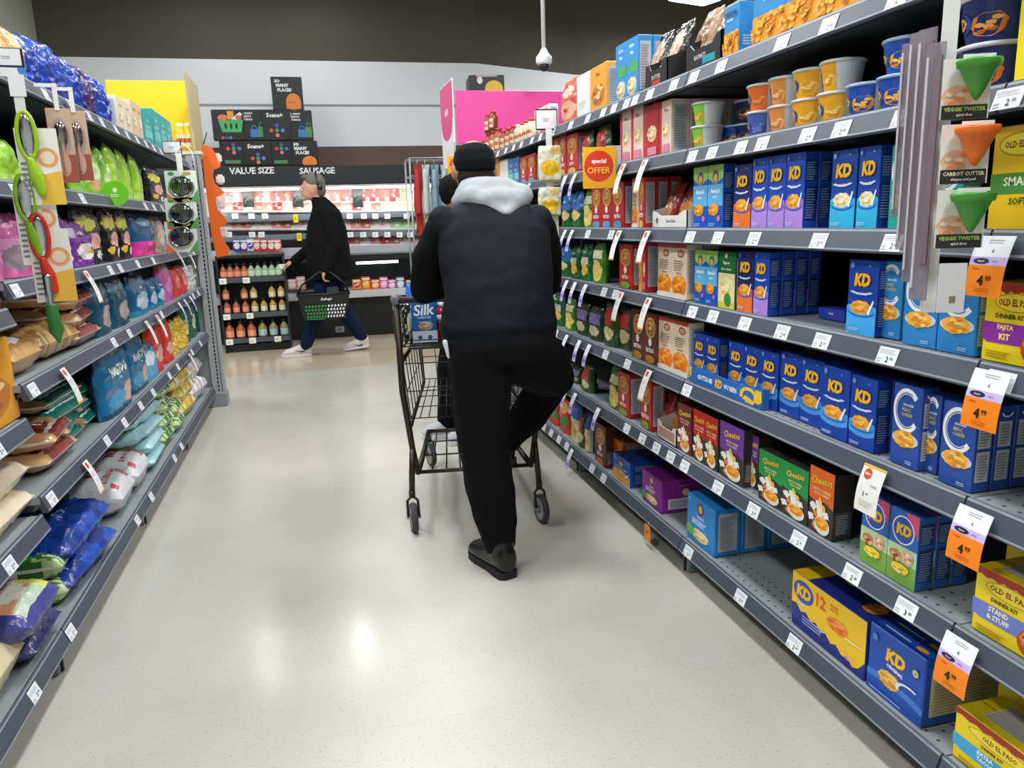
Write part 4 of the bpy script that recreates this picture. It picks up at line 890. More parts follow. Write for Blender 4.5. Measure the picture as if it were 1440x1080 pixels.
# ================================================================== left shelving stock
def bags(s, kind, spans, top, **k):
    for a, b in spans: L_(s, kind, a, b, top, **k)
L_(0, 'orange_bag', -12, 30, 30, n=1, jit=1); L_(0, 'orange_bag', 22, 44, 42, jit=1)
L_(0, 'blue_crisp', 38, 66, 50, jit=1); L_(0, 'blue_crisp', 67, 102, 62, jit=1); L_(0, 'blue_crisp', 103, 124, 86, jit=1); L_(0, 'purple_crisp', 126, 144, 98, jit=1); L_(0, 'blue_crisp', 145, 161, 112, jit=1)
L_(0, 'cream', 165, 185, 142, n=2); L_(0, 'peach', 186, 200, 146, n=2)
L_(0, 'teal', 202, 215, 160); L_(0, 'teal', 216, 243, 164, n=3)
# yellow oil bottles
JARS['oil'] = jar_parts('e8b81e', 'f0e8b0', .035, .19)
for i, px in enumerate([256, 267]):
    x = onY(px, 205, 6.04)[0]; jar('oil', x, 6.04, 1.8445, 'oil_bottle', 'yellow cooking oil bottle before the yellow header', 'on the end frame', i, 'oil bottles on the end frame')
L_(1, 'lime_bag', -30, 40, 190, n=2, jit=1)
L_(1, 'green_bag', 112, 152, 200, jit=1); L_(1, 'green_bag', 153, 165, 208, jit=1); L_(1, 'lime_bag', 159, 212, 212, n=3, jit=1.5)
L_(1, 'black_bag', 214, 232, 236, jit=1)
bags(2, 'pink_bag', [(-30, 18), (20, 62)], 300, jit=1); L_(2, 'purple_bag', 84, 104, 300, jit=1); L_(2, 'purple_bag', 100, 138, 306, jit=1)
L_(2, 'black_bag', 116, 150, 290, jit=.6); L_(2, 'black_bag', 152, 188, 292, n=2, jit=.6); L_(2, 'bluepink', 194, 222, 300, jit=.5); L_(2, 'beige_bag', 222, 236, 306, jit=.5)
L_(2, 'bluepink', 238, 262, 312, jit=.5, n=2)
# beans, pasta
L_(3, 'brown_pasta', 20, 66, n=1, h=.1, L=.36, z0=0, near=False, jit=.6); L_(3, 'gold_bag', 66, 118, h=.1, L=.36, jit=.8)
L_(3, 'red_beans', 58, 100, h=.1, L=.36, z0=.09, lay=2, jit=.5, inset=.06); L_(3, 'red_beans', 104, 146, h=.1, L=.34, lay=3, jit=1.0)
L_(3, 'darkteal', 136, 162, 390, jit=.3); L_(3, 'darkteal', 160, 186, 388, jit=.3); L_(3, 'bluerice', 192, 214, 386, jit=.3); L_(3, 'bluerice', 214, 235, 388, n=2, jit=.3)
L_(3, 'magenta', 230, 247, 368); L_(3, 'redpulse', 247, 266, 374, n=2); L_(3, 'whitebag', 267, 283, 370, jit=1)
L_(4, 'red_beans', 70, 116, h=.1, L=.36, lay=2, jit=1); L_(4, 'teal_beans', 84, 132, h=.1, L=.36, lay=4, z0=.0, jit=1.5, inset=.02)
L_(4, 'teal_beans', 118, 150, h=.1, L=.30, lay=3, jit=1.5, inset=.05)
L_(4, 'mantova_br', 150, 176, 484, jit=.3); L_(4, 'mantova_br', 172, 196, 478, jit=.3, inset=.05); L_(4, 'mantova', 150, 190, 478, jit=.2, inset=-.012); L_(4, 'mantova', 186, 212, 466, jit=.2)
L_(4, 'skyrice', 206, 226, 480); L_(4, 'redrice', 216, 234, 436, n=1, jit=.3); L_(4, 'redrice', 234, 246, 440, jit=.3); L_(4, 'yellowrice', 246, 268, 446, n=2, jit=1)
L_(4, 'greenrice', 258, 286, 420, n=3, inset=.02)
# base
def sack(kind, pl, pr, lay=1, Lg=.4, **k): L_(5, kind, pl, pr, h=.15, L=Lg, lay=lay, **k)
sack('creamsack', -70, 44, 1, .46); sack('purpleplain', 44, 90, 1, .44, inset=-.02, jit=.3); sack('purplesack', 42, 90, 1, .46, z0=.085, inset=-.05, jit=.2)
sack('greensack', 93, 108, 2, .42, jit=.5); sack('bluefoil', 109, 166, 2, .50, jit=.6, inset=-.03)
sack('bigwhite', 172, 214, 1, .44, n=2, jit=.2, inset=.0); sack('lightblue', 192, 214, 2, .40, z0=.165, inset=.02, jit=.3); sack('lightblue', 215, 236, 4, .42, jit=.5); sack('greensack', 237, 250, 4, .42, jit=1); sack('greensack', 251, 262, 2, .4, jit=1)
sack('yellowknot', 250, 270, 1, .42, z0=.2, jit=1); sack('yellowknot', 262, 278, 2, .38, jit=1); sack('whiteplastic', 277, 290, 2, .4, jit=1)
# nearest left bay
L_(3, 'flour_box', -60, 20, 482, near=True); L_(4, 'creamred', -70, 56, h=.1, L=.42, near=True, lay=2); L_(2, 'pink_bag', -60, 10, 330, near=True)

# ================================================================== price tags
def tagP(m, W, H, z0, y0, sl): return Paint(m, W, H, lambda u, v, l: ((u-.5)*W, y0+(z0-v*H-0)*0-l*.93+sl*(v*H), z0+v*H))
def mk_tag(price):
    m = MB(); W, H = .060, .036; sl = .40; y0 = -.0165
    # card lies on the sloped rail
    m.add([(-W/2, y0, -.044), (W/2, y0, -.044), (W/2, y0+sl*H*.95, -.044+H), (-W/2, y0+sl*H*.95, -.044+H), (-W/2, y0+.0012, -.044), (W/2, y0+.0012, -.044), (W/2, y0+.0012+sl*H*.95, -.044+H), (-W/2, y0+.0012+sl*H*.95, -.044+H)],
          [(0, 1, 2, 3), (7, 6, 5, 4), (0, 4, 5, 1), (1, 5, 6, 2), (2, 6, 7, 3), (3, 7, 4, 0)], M('eef0f4'))
    P = Paint(m, W, H, lambda u, v, l: ((u-.5)*W, y0-l+sl*.95*H*v, -.044+H*v))
    P.lines(.06, .62, .95, .92, 3, 'b4b8c2', 3); P.lines(.06, .1, .35, .4, 2, 'a8acb8', 5); a, b = price.split('.')
    P.text(a, .56, .32, .34, '2c3038', .2, .02); P.text(b, .76, .38, .2, '2c3038', .25, .02)
    return m.mesh('price_tag')
TG = [mk_tag(p) for p in ('2.49', '3.99', '2.99')]
def hang(kind):
    m = MB()
    if kind == 'promo': W, H, segs = .048, .115, [('eceae8', 0, 1)]
    elif kind == 'lilac': W, H, segs = .042, .10, [('c4b4ee', 0, .5), ('f0f0f6', .5, 1)]
    elif kind == 'wide': W, H, segs = .072, .108, [('eceae8', 0, 1)]
    else: W, H, segs = .080, .108, [('f6861c', 0, .52), ('cdb8ee', .52, .66), ('f0f0f4', .66, 1)]
    lean = .35 if kind in ('promo', 'lilac') else .22
    def pos(u, v, l): return ((u-.5)*W, -.016-(1-v)*H*lean-.012*math.sin(PI*(1-v))*.5-l, -.008-H*(1-v))
    n = 6
    for c, a, b in segs:
        for s_ in range(n):
            v0, v1 = a+(b-a)*s_/n, a+(b-a)*(s_+1)/n
            q = [pos(0, v0, 0), pos(1, v0, 0), pos(1, v1, 0), pos(0, v1, 0)]; q2 = [(x, y+.0008, z) for x, y, z in q]
            m.add(q+q2, [(0, 1, 2, 3), (7, 6, 5, 4), (0, 4, 5, 1), (1, 5, 6, 2), (2, 6, 7, 3), (3, 7, 4, 0)], M(c))
    P = Paint(m, W, H, pos)
    if kind == 'promo': P.rect(0, 0, 1, .05, 'f0a838'); P.circ(.4, .88, .22, 'd8502a'); P.text('5', .4, .4, .06, '3a3a3a', .3); P.lines(.15, .55, .9, .7, 3, 'c0c0c0')
    elif kind == 'lilac': P.rect(.2, .2, .8, .34, '6a5aa8'); P.lines(.2, .6, .8, .85, 3, 'b8b8c8')
    elif kind == 'wide': P.rect(0, 0, .04, 1, 'f0b838'); P.rect(0, .95, 1, 1, 'f0b838'); P.circ(.3, .82, .17, 'd8502a'); P.text('NEW', .3, .82, .05, 'ffffff', .25); P.text('5', .35, .4, .09, '3a3a3a', .3, .02); P.text('49', .5, .42, .05, '3a3a3a', .3); P.lines(.55, .6, .95, .68, 1, 'b0b0b0'); P.lines(.2, .15, .9, .3, 3, 'd0c8b0')
    else:
        P.lines(.35, .88, .9, .96, 2, 'a8acb4'); P.text('6', .55, .76, .07, '3a3a3a', .2); P.ell(.32, .59, .22, .05, '2a2440'); P.text('Scene+', .32, .59, .035, 'ffffff', .36, .01); P.text('PRICE', .7, .59, .03, '5a4a8a', .25)
        P.text('MEMBER', .25, .46, .03, 'b84a08', .3); P.text('4', .42, .27, .17, '2a1c10', .3, .04); P.text('99', .62, .31, .095, '2a1c10', .3, .03); P.lines(.3, .08, .85, .16, 2, 'c86a10')
    return m.mesh('price_tag')
HG = {k: hang(k) for k in ('promo', 'lilac', 'wide', 'offer')}
HD = dict(promo='white hanging promotion strip with orange dot', lilac='hanging tag, white above and lilac below', wide='wide white hanging tag with orange NEW dot', offer='orange and lilac hanging 4.99 member price tag')
def place_tag(side, s, px, kind=None, near=False):
    X = XR if side == 'R' else XF; Z = ZN if near else (ZR if side == 'R' else ZL); rz = -PI/2 if side == 'R' else PI/2; z = Z[s]+.022
    y = yat(px, X, z-.02); me = TG[int(px) % 3] if kind is None else HG[kind]
    nm = SIDES[side][3]+' '+SHN[side][s]+(', nearest bay' if near else '')
    put('price_tag', me, X, y, z, rz, 'small white price card on the rail' if kind is None else HD[kind], 'price tag', nm, -y if side == 'R' else y, 0, 0, ('price cards on ' if kind is None else 'hanging tags on ')+SIDES[side][3]+' shelving')
TR = {0: [702, 713, 724, 735, 750, 762, 780, 805, 829, 851, 866, 884, 896, 917, 951, 979, 1018, 1104, 1170, 1268],
      1: [700, 728, 745, 796, 977, 1005, 1046, 1076, 1140, 1188, 1275, 1424],
      2: [829, 862, 974, 1013, 1064, 1156, 1260],
      3: [852, 868, 977, 1006, 1051, 1104, 1160, 1253, 1412],
      4: [784, 854, 885, 969], 5: [884, 906, 926, 946, 966, 1013, 1063, 1127, 1203, 1279],
      6: [767, 777, 788, 799, 835, 851, 971, 1045, 1121]}
for s, l in TR.items():
    for px in l: place_tag('R', s, px)
for s, l, k in [(1, [883, 914], 'promo'), (2, [877, 917], 'promo'), (3, [880, 919], 'promo'), (4, [919], 'promo'), (4, [1240], 'wide'),
                (1, [801, 814], 'lilac'), (2, [787, 800, 810], 'lilac'), (3, [777, 791, 802, 814, 829], 'lilac'), (4, [802, 820, 834], 'lilac'), (5, [791, 802, 814, 847], 'lilac'), (6, [809], 'lilac'),
                (2, [1412], 'offer'), (3, [1406], 'offer'), (4, [1382], 'offer'), (5, [1362], 'offer')]:
    for px in l: place_tag('R', s, px, k)
# the orange price card under the base rail
t = MB(); t.box((0, -.02, -.085), (.055, .001, .07), M('f6861c')); P = Paint(t, .055, .07, lambda u, v, l: ((u-.5)*.055, -.0206-l, -.12+v*.07)); P.text('3', .4, .55, .25, '2a1c10', .3, .04); P.text('49', .62, .6, .14, '2a1c10', .4, .03)
o = t.build('price_tag'); o.location = (XR, yat(917, XR, .1), ZR[6]+.022); o.rotation_euler.z = -PI/2
t2 = MB().tube([(0, -.012, -.04), (0, -.02, -.052)], .002, M('c8b8e8', 'plastic'), 6).build('clip', o); tag(o, 'orange 3.49 price card hanging below base rail under purple multipack', 'price tag', 'hanging tags on right shelving')
TL = {0: [60, 122, 140, 160, 176, 190, 203, 214, 224], 1: [16, 112, 202, 214, 226], 2: [18, 152, 166, 191, 213, 262, 270], 3: [42, 157, 179, 225, 270, 277], 4: [68, 147, 172, 195, 213, 236, 248, 268, 280], 5: [43, 95, 190, 210, 243, 253]}
for s, l in TL.items():
    for px in l: place_tag('L', s, px)
for s, l, k in [(0, [88], 'promo'), (2, [113, 246, 260], 'promo'), (3, [80, 200, 215], 'promo'), (4, [112], 'promo'), (3, [247, 255, 263], 'lilac'), (4, [262], 'promo')]:
    for px in l: place_tag('L', s, px, k)
for s, px in [(3, -8), (4, 8)]: place_tag('L', s, px, near=True)

# ================================================================== hanging strips and signs on the rails
def wpos(px, py, X): y, z = onX(px, py, X); return y, z
def card(m, c, w_, h, col, th=.0015): m.box(c, (w_, th, h), M(col))
# peelers, near left
YS = yat(34, -.66, 1.55)
t = empty('clip_strip', (-.66, YS, 1.15), .15); tag(t, 'white plastic clip strip carrying peelers, nearest on the left', 'display')
z1 = onY(30, 108, YS)[1]
MB().box((0, 0, (z1-1.15)/2), (.022, .0015, z1-1.15), M('e4e4e0', 'plastic')).box((0, -.002, z1-1.15-.02), (.034, .002, .05), M('ececec', 'plastic')).box((-.07, 0, z1-1.15+.01), (.15, .003, .02), M('ececec', 'plastic')).build('strip', t)
def peeler(px, py, hcol, rot, desc, blade=True, X=None):
    x, z = onY(px, py, YS-.012)
    t = empty('peeler', (x, YS-.014+.008*(py > 300), z), .15); t.scale = (1.45, 1, 1.45); tag(t, desc, 'peeler', 'peelers on the left clip strip')
    c = MB(); card(c, (.012, .004, -.01), .062, .125, 'f0ece4'); P = Paint(c, .062, .125, lambda u, v, l: (.012+(u-.5)*.062, .0032-l, -.0725+v*.125))
    P.poly([(.4, .0), (1, .0), (1, .45), (.55, .4)], 'f2c048'); P.circ(.7, .62, .26, 'f0a868'); P.circ(.7, .62, .17, 'f4e0c8'); P.lines(.05, .1, .3, .6, 7, '8a8a88'); c.build('card', t)
    b = MB(); b.tube([(.0135*math.cos(a), -.006, .04+.038*math.sin(a)) for a in [2*PI*k/20 for k in range(20)]], .0035, M(hcol, 'plastic'), 8, True)
    b.cap((0, -.006, .0), (.005, -.006, -.025), .006, .011, M(hcol, 'plastic')); b.cap((.005, -.006, -.025), (.010, -.006, -.052), .011, .007, M(hcol, 'plastic'))
    b.build('handle', t)
    MB().ball((0, -.006, .04), (.0115, .005, .035), M('c8ccd0', 'chrome')).build('blade', t)
peeler(44, 226, '9cc41e', 0, 'lime green handled peeler on a white card, uppermost')
peeler(40, 312, '86b41c', 0, 'lime green handled peeler half hidden below the uppermost one')
peeler(60, 366, 'c8321e', 0, 'red handled peeler below the lime green ones')
x, z = onY(72, 432, YS-.02); t = empty('paring_knife', (x, YS-.02, z), .1); t.scale = (1.7, 1, 1.5); tag(t, 'dark green paring knife at the foot of the peeler strip', 'knife')
MB().cap((0, 0, .05), (0, 0, .0), .006, .005, M('b8c4c0', 'chrome')).build('blade', t); MB().cap((0, 0, .0), (.002, 0, -.04), .008, .01, M('2f7a34', 'plastic')).cap((.002, 0, -.04), (.004, 0, -.06), .01, .002, M('2f7a34', 'plastic')).build('handle', t)
# spoons strip
YS2 = yat(95, -.77, 1.5)
for px, d_ in ((88, 'left of the pair'), (110, 'right of the pair')):
    y = yat(px, -.765, 1.5)
    x, z = onY(px, 205, y); t = empty('spoon_card', (x, y, z), .2); t.scale = (1.15, 1, 1.35); tag(t, 'brown and red boxed spoon card hanging near left, '+d_, 'card', 'spoon cards by the clip strip')
    c = MB(); card(c, (0, .004, 0), .06, .17, 'c8a890'); P = Paint(c, .06, .17, lambda u, v, l: ((u-.5)*.06, .003-l, (v-.5)*.17)); P.rect(0, 0, 1, .38, 'a85848'); P.ell(.5, .62, .38, .26, 'b09a94'); P.ell(.5, .25, .24, .16, 'd8a890'); c.build('card', t)
    MB().ball((0, -.004, .025), (.017, .008, .03), M('a89894', 'chrome')).cap((0, -.004, 0), (0, -.004, -.06), .004, .005, M('c09080', 'plastic')).build('spoon', t)
    MB().box((0, 0, .11), (.012, .001, .06), M('e8e6e0', 'plastic')).box((-.022, 0, .135), (.05, .003, .008), M('e8e6e0', 'plastic')).build('hook', t)
# strainers, far left
YS3 = yat(255, -.72, 1.3); x0, zt3 = onY(252, 228, YS3)
t = empty('clip_strip', (x0, YS3, zt3-.5)); tag(t, 'white clip strip carrying wire strainers, farthest on the left', 'display')
MB().box((0, .003, .27), (.03, .002, .56), M('e4e4e0', 'plastic')).tube([(0, 0, .55), (.03, 0, .6), (.07, 0, .56), (.08, 0, .45)], .004, M('e8dcd8', 'plastic'), 6).build('strip', t)
for i, py in enumerate((262, 300, 333)):
    x, z = onY(255, py, YS3-.03); t = empty('strainer', (x, YS3-.03, z)); tag(t, 'round steel mesh strainer, '+['top', 'middle', 'bottom'][i]+' of three on far left clip strip', 'strainer', 'strainers on the far left strip')
    c = MB(); card(c, (0, .012, 0), .165, .17, 'dfe6dc'); P = Paint(c, .165, .17, lambda u, v, l: ((u-.5)*.165, .011-l, (v-.5)*.17)); P.poly([(0, 0), (.3, 0), (.0, .3)], 'e87838'); P.poly([(.7, 0), (1, 0), (1, .4)], '5aa05a'); P.ell(.2, .9, .1, .06, '3a9a6a'); P.ell(.7, .9, .14, .06, 'b89a50'); c.build('card', t)
    b = MB(); b.tube([(.062*math.cos(a), 0, .055*math.sin(a)) for a in [2*PI*k/24 for k in range(24)]], .005, M('c4c8cc', 'chrome'), 8, True); b.build('rim', t)
    b = MB(); b.ball((0, .003, 0), (.058, .016, .052), M('5a5e60', 'chrome'), 16)
    for k in range(-5, 6): b.box((k*.01, -.013+abs(k)*.0017, 0), (.0015, .002, .1-abs(k)*.008), M('e0e4e8', 'chrome'))
    b.build('mesh_bowl', t)
# round green shelf sign and rail label holders
y, z = wpos(162, 272, -.80); t = empty('shelf_sign', (-.80, y, z), .25); tag(t, 'round lime green shelf sign on the left second shelf', 'sign')
b = MB(); b.add([(.052*math.cos(a), 0, .052*math.sin(a)) for a in [2*PI*k/28 for k in range(28)]]+[(.052*math.cos(a), .002, .052*math.sin(a)) for a in [2*PI*k/28 for k in range(28)]], [tuple(range(28)), tuple(range(55, 27, -1))]+[(k, 28+k, 28+(k+1) % 28, (k+1) % 28) for k in range(28)], M('6cc41e'))
P = Paint(b, .1, .1, lambda u, v, l: ((u-.5)*.1, -l, (v-.5)*.1)); P.ell(.5, .64, .08, .1, 'e8f6d0'); P.lines(.3, .35, .75, .5, 2, 'd8f0b8'); b.build('disc', t)
def holder(px, py, X, side, w_, h, desc):
    y, z = wpos(px, py, X); t = empty('label_holder', (X, y, z), .1 if X < 0 else -.1); tag(t, desc, 'sign')
    MB().box((0, .006, 0), (w_, .01, h), M('1a1b1e', 'plastic'), .002).build('frame', t); m = MB(); m.box((-.002, 0, 0), (w_*.92, .002, h*.86), M('e8e8ea')); P = Paint(m, w_, h, lambda u, v, l: ((u-.5)*w_, -.001-l, (v-.5)*h)); P.lines(.3, .4, .7, .6, 2, '9a9aa0'); m.build('card', t)
holder(10, 80, -.78, 'L', .075, .05, 'black framed white label holder on the near left top rail')
holder(242, 207, -.76, 'L', .10, .07, 'black framed white label holder on the far left top rail')
holder(769, 168, 1.17, 'R', .11, .10, 'black framed white label holder on the right top rail')
# yellow pasta pouches, right
YR_ = yat(771, 1.14, 1.5); x0, zz = onY(772, 184, YR_)
t = empty('clip_strip', (x0, YR_, zz-.55)); tag(t, 'white clip strip carrying yellow pouches beside the red offer sign', 'display')
z_ = t.location.z; MB().box((0, .004, .28), (.03, .002, .56), M('ecebe8', 'plastic')).box((.01, 0, onY(780, 322, YR_)[1]-z_), (.06, .002, .14), M('ecebe6', 'plastic')).build('strip', t)
for i, py in enumerate((232, 281)):
    x, z = onY(773, py, YR_-.02); me = bag_mesh('snack_pouch', .115, .17 if i == 0 else .14, .025, cf('e6e2c8', ('e', .5, .38, .38, .22, 'f4c41a'), (0, .0, 1, .08, 'a8b878'), ('e', .75, .85, .25, .12, 'e0c070')), None, i, 'pillow')
    o = put('snack_pouch', me, x, YR_-.02, z-.08, -.1, 'x', 'pouch', 'x', 0, 0, 0, 'yellow pouches on the right clip strip'); REC.pop(); o['label'] = 'cream and yellow pasta pouch on right clip strip, '+('upper' if i == 0 else 'lower')+' of two'
# special offer sign
y, z = wpos(843, 236, 1.13); t = empty('offer_sign', (1.13, y, z), -.12); tag(t, 'yellow square sign with red disc reading special OFFER', 'sign')
b = MB(); b.box((0, 0, 0), (.135, .003, .16), M('f6b722'), .001); P = Paint(b, .135, .16, lambda u, v, l: ((u-.5)*.135, -.0016-l, (v-.5)*.16))
P.circ(.48, .54, .45, 'e04428'); P.text('special', .48, .65, .14, 'ffffff', .78, .025, 0, 0, 3); P.text('OFFER', .48, .44, .15, 'ffc94a', .76, .015, 0, 0, 3); b.build('card', t)
MB().box((.06, .008, .02), (.06, .004, .13), M('c4c8cc', 'plastic')).build('holder', t)
# funnels, nearest right
YF = yat(1352, 1.08, 1.45); xf, _ = onY(1352, 100, YF); rzf = -.38
t = empty('clip_strip', (xf, YF+.03, 1.12), rzf); tag(t, 'white hanging clip strip carrying green and orange funnels', 'display')
MB().box((.0, .004, .32), (.026, .002, .66), M('e8e8e6', 'plastic')).box((0, 0, .63), (.03, .003, .12), M('f0f0f0', 'plastic'), .001).box((0, -.003, .6), (.008, .002, .07), M('c8c8cc', 'plastic')).build('strip', t)
def funnel(px, py, ccol, lab, lcol, desc, k):
    x, z = onY(px, py, YF-.015*k); t = empty('cone_peeler', (x, YF-.015*k, z), rzf); tag(t, desc, 'kitchen tool', 'cone tools on the right clip strip')
    c = MB(); card(c, (0, .01, .0), .078, .098, 'e9e4dc'); P = Paint(c, .078, .098, lambda u, v, l: ((u-.5)*.078, .0092-l, (v-.5)*.098))
    P.heap(.35, .38, .34, .2, ('e8b89a', 'e89058', 'f0d8c0', 'c8a888'), 8); P.rect(.02, .0, .96, .24, '2a2a26'); P.text(lab[0], .5, .17, .07, lcol, .86, .03); P.text(lab[1], .5, .07, .06, 'e8e8e0', .86, .03); P.ell(.5, .9, .2, .03, 'b8d0a0'); c.build('card', t)
    f = MB(); pr = [(.034, .035), (.036, .032), (.034, .022), (.029, .02), (.012, -.015), (.003, -.03)]
    f.lathe(pr[::-1], M(ccol, 'plastic'), 20, (.006, -.018, .008), None, 1, .75); f.build('cone', t)
    MB().box((.006, -.018, .048), (.05, .002, .006), M('f0f0f0', 'plastic')).build('blade', t)
funnel(1362, 124, '3f8f2e', ('VEGGIE TWISTER', 'spiral slicer'), 'a8d060', 'green cone slicer on the nearest right strip, top one', 0)
funnel(1360, 216, 'ea6a1e', ('CARROT CUTTER', 'sharpen and peel'), 'e8e0c0', 'orange cone cutter between the two green ones', 1)
funnel(1354, 308, '3f8f2e', ('VEGGIE TWISTER', 'spiral slicer'), 'a8d060', 'green cone slicer on the nearest right strip, bottom one', 2)
for i, (px, y0, y1) in enumerate([(1281, 60, 305), (1293, 45, 350), (1306, 40, 395), (1318, 60, 420)]):
    yy = YF+.16-.04*i; x, za_ = onY(px, y0, yy); _, zb_ = onY(px, y1, yy)
    t = MB(); t.box((0, 0, (za_-zb_)/2), (.004, .034, za_-zb_), M('8f8490', 'glass'), .001); t.box((-.004, -.008, (za_-zb_)*.55), (.004, .012, (za_-zb_)*.8), M('7a6670', 'plastic')); t.box((-.003, .012, (za_-zb_)*.5), (.003, .004, (za_-zb_)*.9), M('c4bcc6', 'plastic'))
    o = t.build('tool_card'); o.location = (x, yy, zb_); o.rotation_euler.z = .25; tag(o, 'greyish blister card seen edge on, %s from left behind the cone tools' % ORD[i+1], 'card', 'edge on blister cards')
x, z = onY(1338, 405, YF-.03); o = MB().box((0, 0, 0), (.045, .002, .085), M('d8d4d8', 'plastic'), .0005).box((.002, -.0015, -.02), (.01, .001, .012), M('8a7a68')).build('tool_card'); o.location = (x, YF-.03, z); o.rotation_euler.z = rzf
tag(o, 'pale plastic card below the lowest green cone slicer', 'card')

# ================================================================== meat cooler along the back wall
XC0, XC1, YC = XL+.15, 2.6, 9.25
def zy(py, Y, px=520): return onY(px, py, Y)[1]
t = empty('meat_cooler', (0, YC, 0)); tag(t, 'long open meat cooler under a black SAUSAGE header', 'cooler')
Wc = XC1-XC0; xm = (XC0+XC1)/2
BLK, GRY, WHT = M('121317', 'paint'), M('6d7680', 'paint'), M('c9ccd0', 'paint')
def cb(name, y0, y1, z0, z1, m, bev=.004): return MB().box((xm, (y0+y1)/2-YC, (z0+z1)/2), (Wc, y1-y0, z1-z0), m, bev).build(name, t)
cb('plinth', 9.27, 10.25, 0, .46, BLK); cb('lower_ledge', 9.2, 9.95, zy(414, 9.2)-.03, zy(408, 9.2), WHT)
ZW0 = zy(408, 9.2); cb('well_back', 9.93, 9.97, .46, .95, M('2c3a36', 'paint')); cb('middle_band', 9.3, 9.95, zy(366, 9.3), zy(359, 9.3), BLK); cb('bumper', 9.28, 9.95, zy(358, 9.28), zy(345, 9.28), M('aab0b8', 'paint'), .02)
cb('back', 10.18, 10.25, .9, 2.0, M('d8d2d0', 'paint'))
lb = MB(); lb.box((onY(530, 369, 9.5)[0], .2, zy(369, 9.5)), (.5, .04, .03), emis('f4fff8', 2.5, 'light_tube')); lb.build('light_tube', t)
RAILS = [(333, 325, 9.5), (307, 298, 9.62)]
for a, b, Y in RAILS:
    cb('shelf_rail', Y-.02, Y+.03, zy(a, Y), zy(b, Y), GRY, .006); cb('shelf', Y+.03, 10.2, zy(b, Y)-.05, zy(b, Y)-.03, M('7c858c', 'paint'))
hd = MB(); hz0, hz1 = zy(259, 9.45), zy(232, 9.45); hd.box((xm, .55, (hz0+hz1)/2), (Wc, .7, hz1-hz0), M('10151c', 'paint'), .01); hdo = hd.build('header', t)
for s_, px, py in (('VALUE SIZE', 354, 240), ('SAUSAGE', 446, 240)):
    x, z = onY(px, py, 9.45); b = MB(); P = Paint(b, 1, 1, lambda u, v, l: (x+(u-.5), 9.448-YC-l-.004+.0-.245+.24, z+(v-.5))); P.text(s_, .5, .5, .075, 'e8eaec', .6, .03)
    for i, v in enumerate(b.v): b.v[i] = (v[0], 9.447-YC-.002, v[2])
    b.build('lettering', t)
cb('canopy_light', 9.6, 9.66, hz0-.04, hz0-.01, emis('fff6f0', 3, 'light_tube'))
for x in (-1.2, .4, 1.9):
    l = D.lights.new('case_light', 'AREA'); l.shape = 'RECTANGLE'; l.size = 1.4; l.size_y = .2; l.energy = 9; l.color = (1, .97, .95)
    o = D.objects.new('case_light', l); COL.objects.link(o); o.location = (x, 9.55, hz0-.06); o.rotation_euler = (.5, 0, 0)
# packs
rnd = random.Random(3)
def pack_mesh(c1, c2, w_=.15, h=.2):
    m = MB(); m.box((0, 0, h/2), (w_, .03, h), M(c2, 'plastic'), .006); P = Paint(m, w_, h, lambda u, v, l: ((u-.5)*w_, -.015-l, v*h), 'foil')
    P.rect(.05, .05, .95, .85, c1)
    if c2 == '1c2422': return m.mesh('meat_pack')
    P.heap(.5, .45, .4, .34, (c1, c2, c1, 'c88078'), 8, int(c1[:2], 16)); P.rect(.1, .82, .6, .93, 'f4f2f0'); P.rect(.55, .2, .85, .4, 'f0ece8'); return m.mesh('meat_pack')
PK = dict(pink=pack_mesh('e89a90', 'f0dcd8'), red=pack_mesh('d84a44', 'f0d0cc'), salmon=pack_mesh('e07a68', 'f2e2de'), white=pack_mesh('f2d8d4', 'f4f2f2'), green=pack_mesh('b8d8a0', 'dfe8d8'), dark=pack_mesh('20302a', '1c2422'), brown=pack_mesh('b88a78', 'e0ccc0'))
PD = dict(pink='pink meat pack', red='bright red meat pack', salmon='salmon coloured meat pack', white='white wrapped meat pack', green='pale green wrapped pack', dark='black wrapped pack', brown='brown sausage pack')
def pack(kind, px, py, Y, sc=1, place='', lie=False):
    x, z = onY(px, py, Y); o = D.objects.new('meat_pack', PK[kind]); COL.objects.link(o); o.location = (x, Y, z); o.scale = (sc, 1, sc*1.5)
    if lie: o.rotation_euler = (-.85, 0, 0); o.scale = (sc*1.1, 1, sc*1.15)
    tag(o, None, 'meat pack', 'meat packs in the cooler'); rec(o, PD[kind], place, px)
seqT = ['salmon', 'white', 'pink', 'salmon', 'white', 'pink', 'pink', 'salmon', 'red', 'white', 'brown', 'brown', 'salmon', 'white', 'red', 'red', 'salmon', 'red', 'green', 'white', 'green', 'green']
for i, px in enumerate(range(318, 318+14*22, 14)):
    k = seqT[i % len(seqT)]; pack(k, px, 291, 9.95, .98, 'hung in the cooler top row')
    if i in (2, 7, 13): pack('dark', px+4, 293, 9.8, .8, 'hung in the cooler top row')
    pack(['pink', 'salmon', 'white', 'red'][(i*7) % 4] if i < 16 else 'green', px+2, 298, 9.75, .8, 'lying on cooler upper shelf', True)
    pack(['white', 'pink', 'salmon', 'white'][(i*5) % 4] if i < 17 else 'green', px, 323, 9.65, .85, 'lying on cooler middle shelf', True)
    if px > 470: pack(['red', 'pink', 'white', 'salmon'][(i*3) % 4], px, 345, 9.55, .8, 'lying on cooler lower shelf', True)
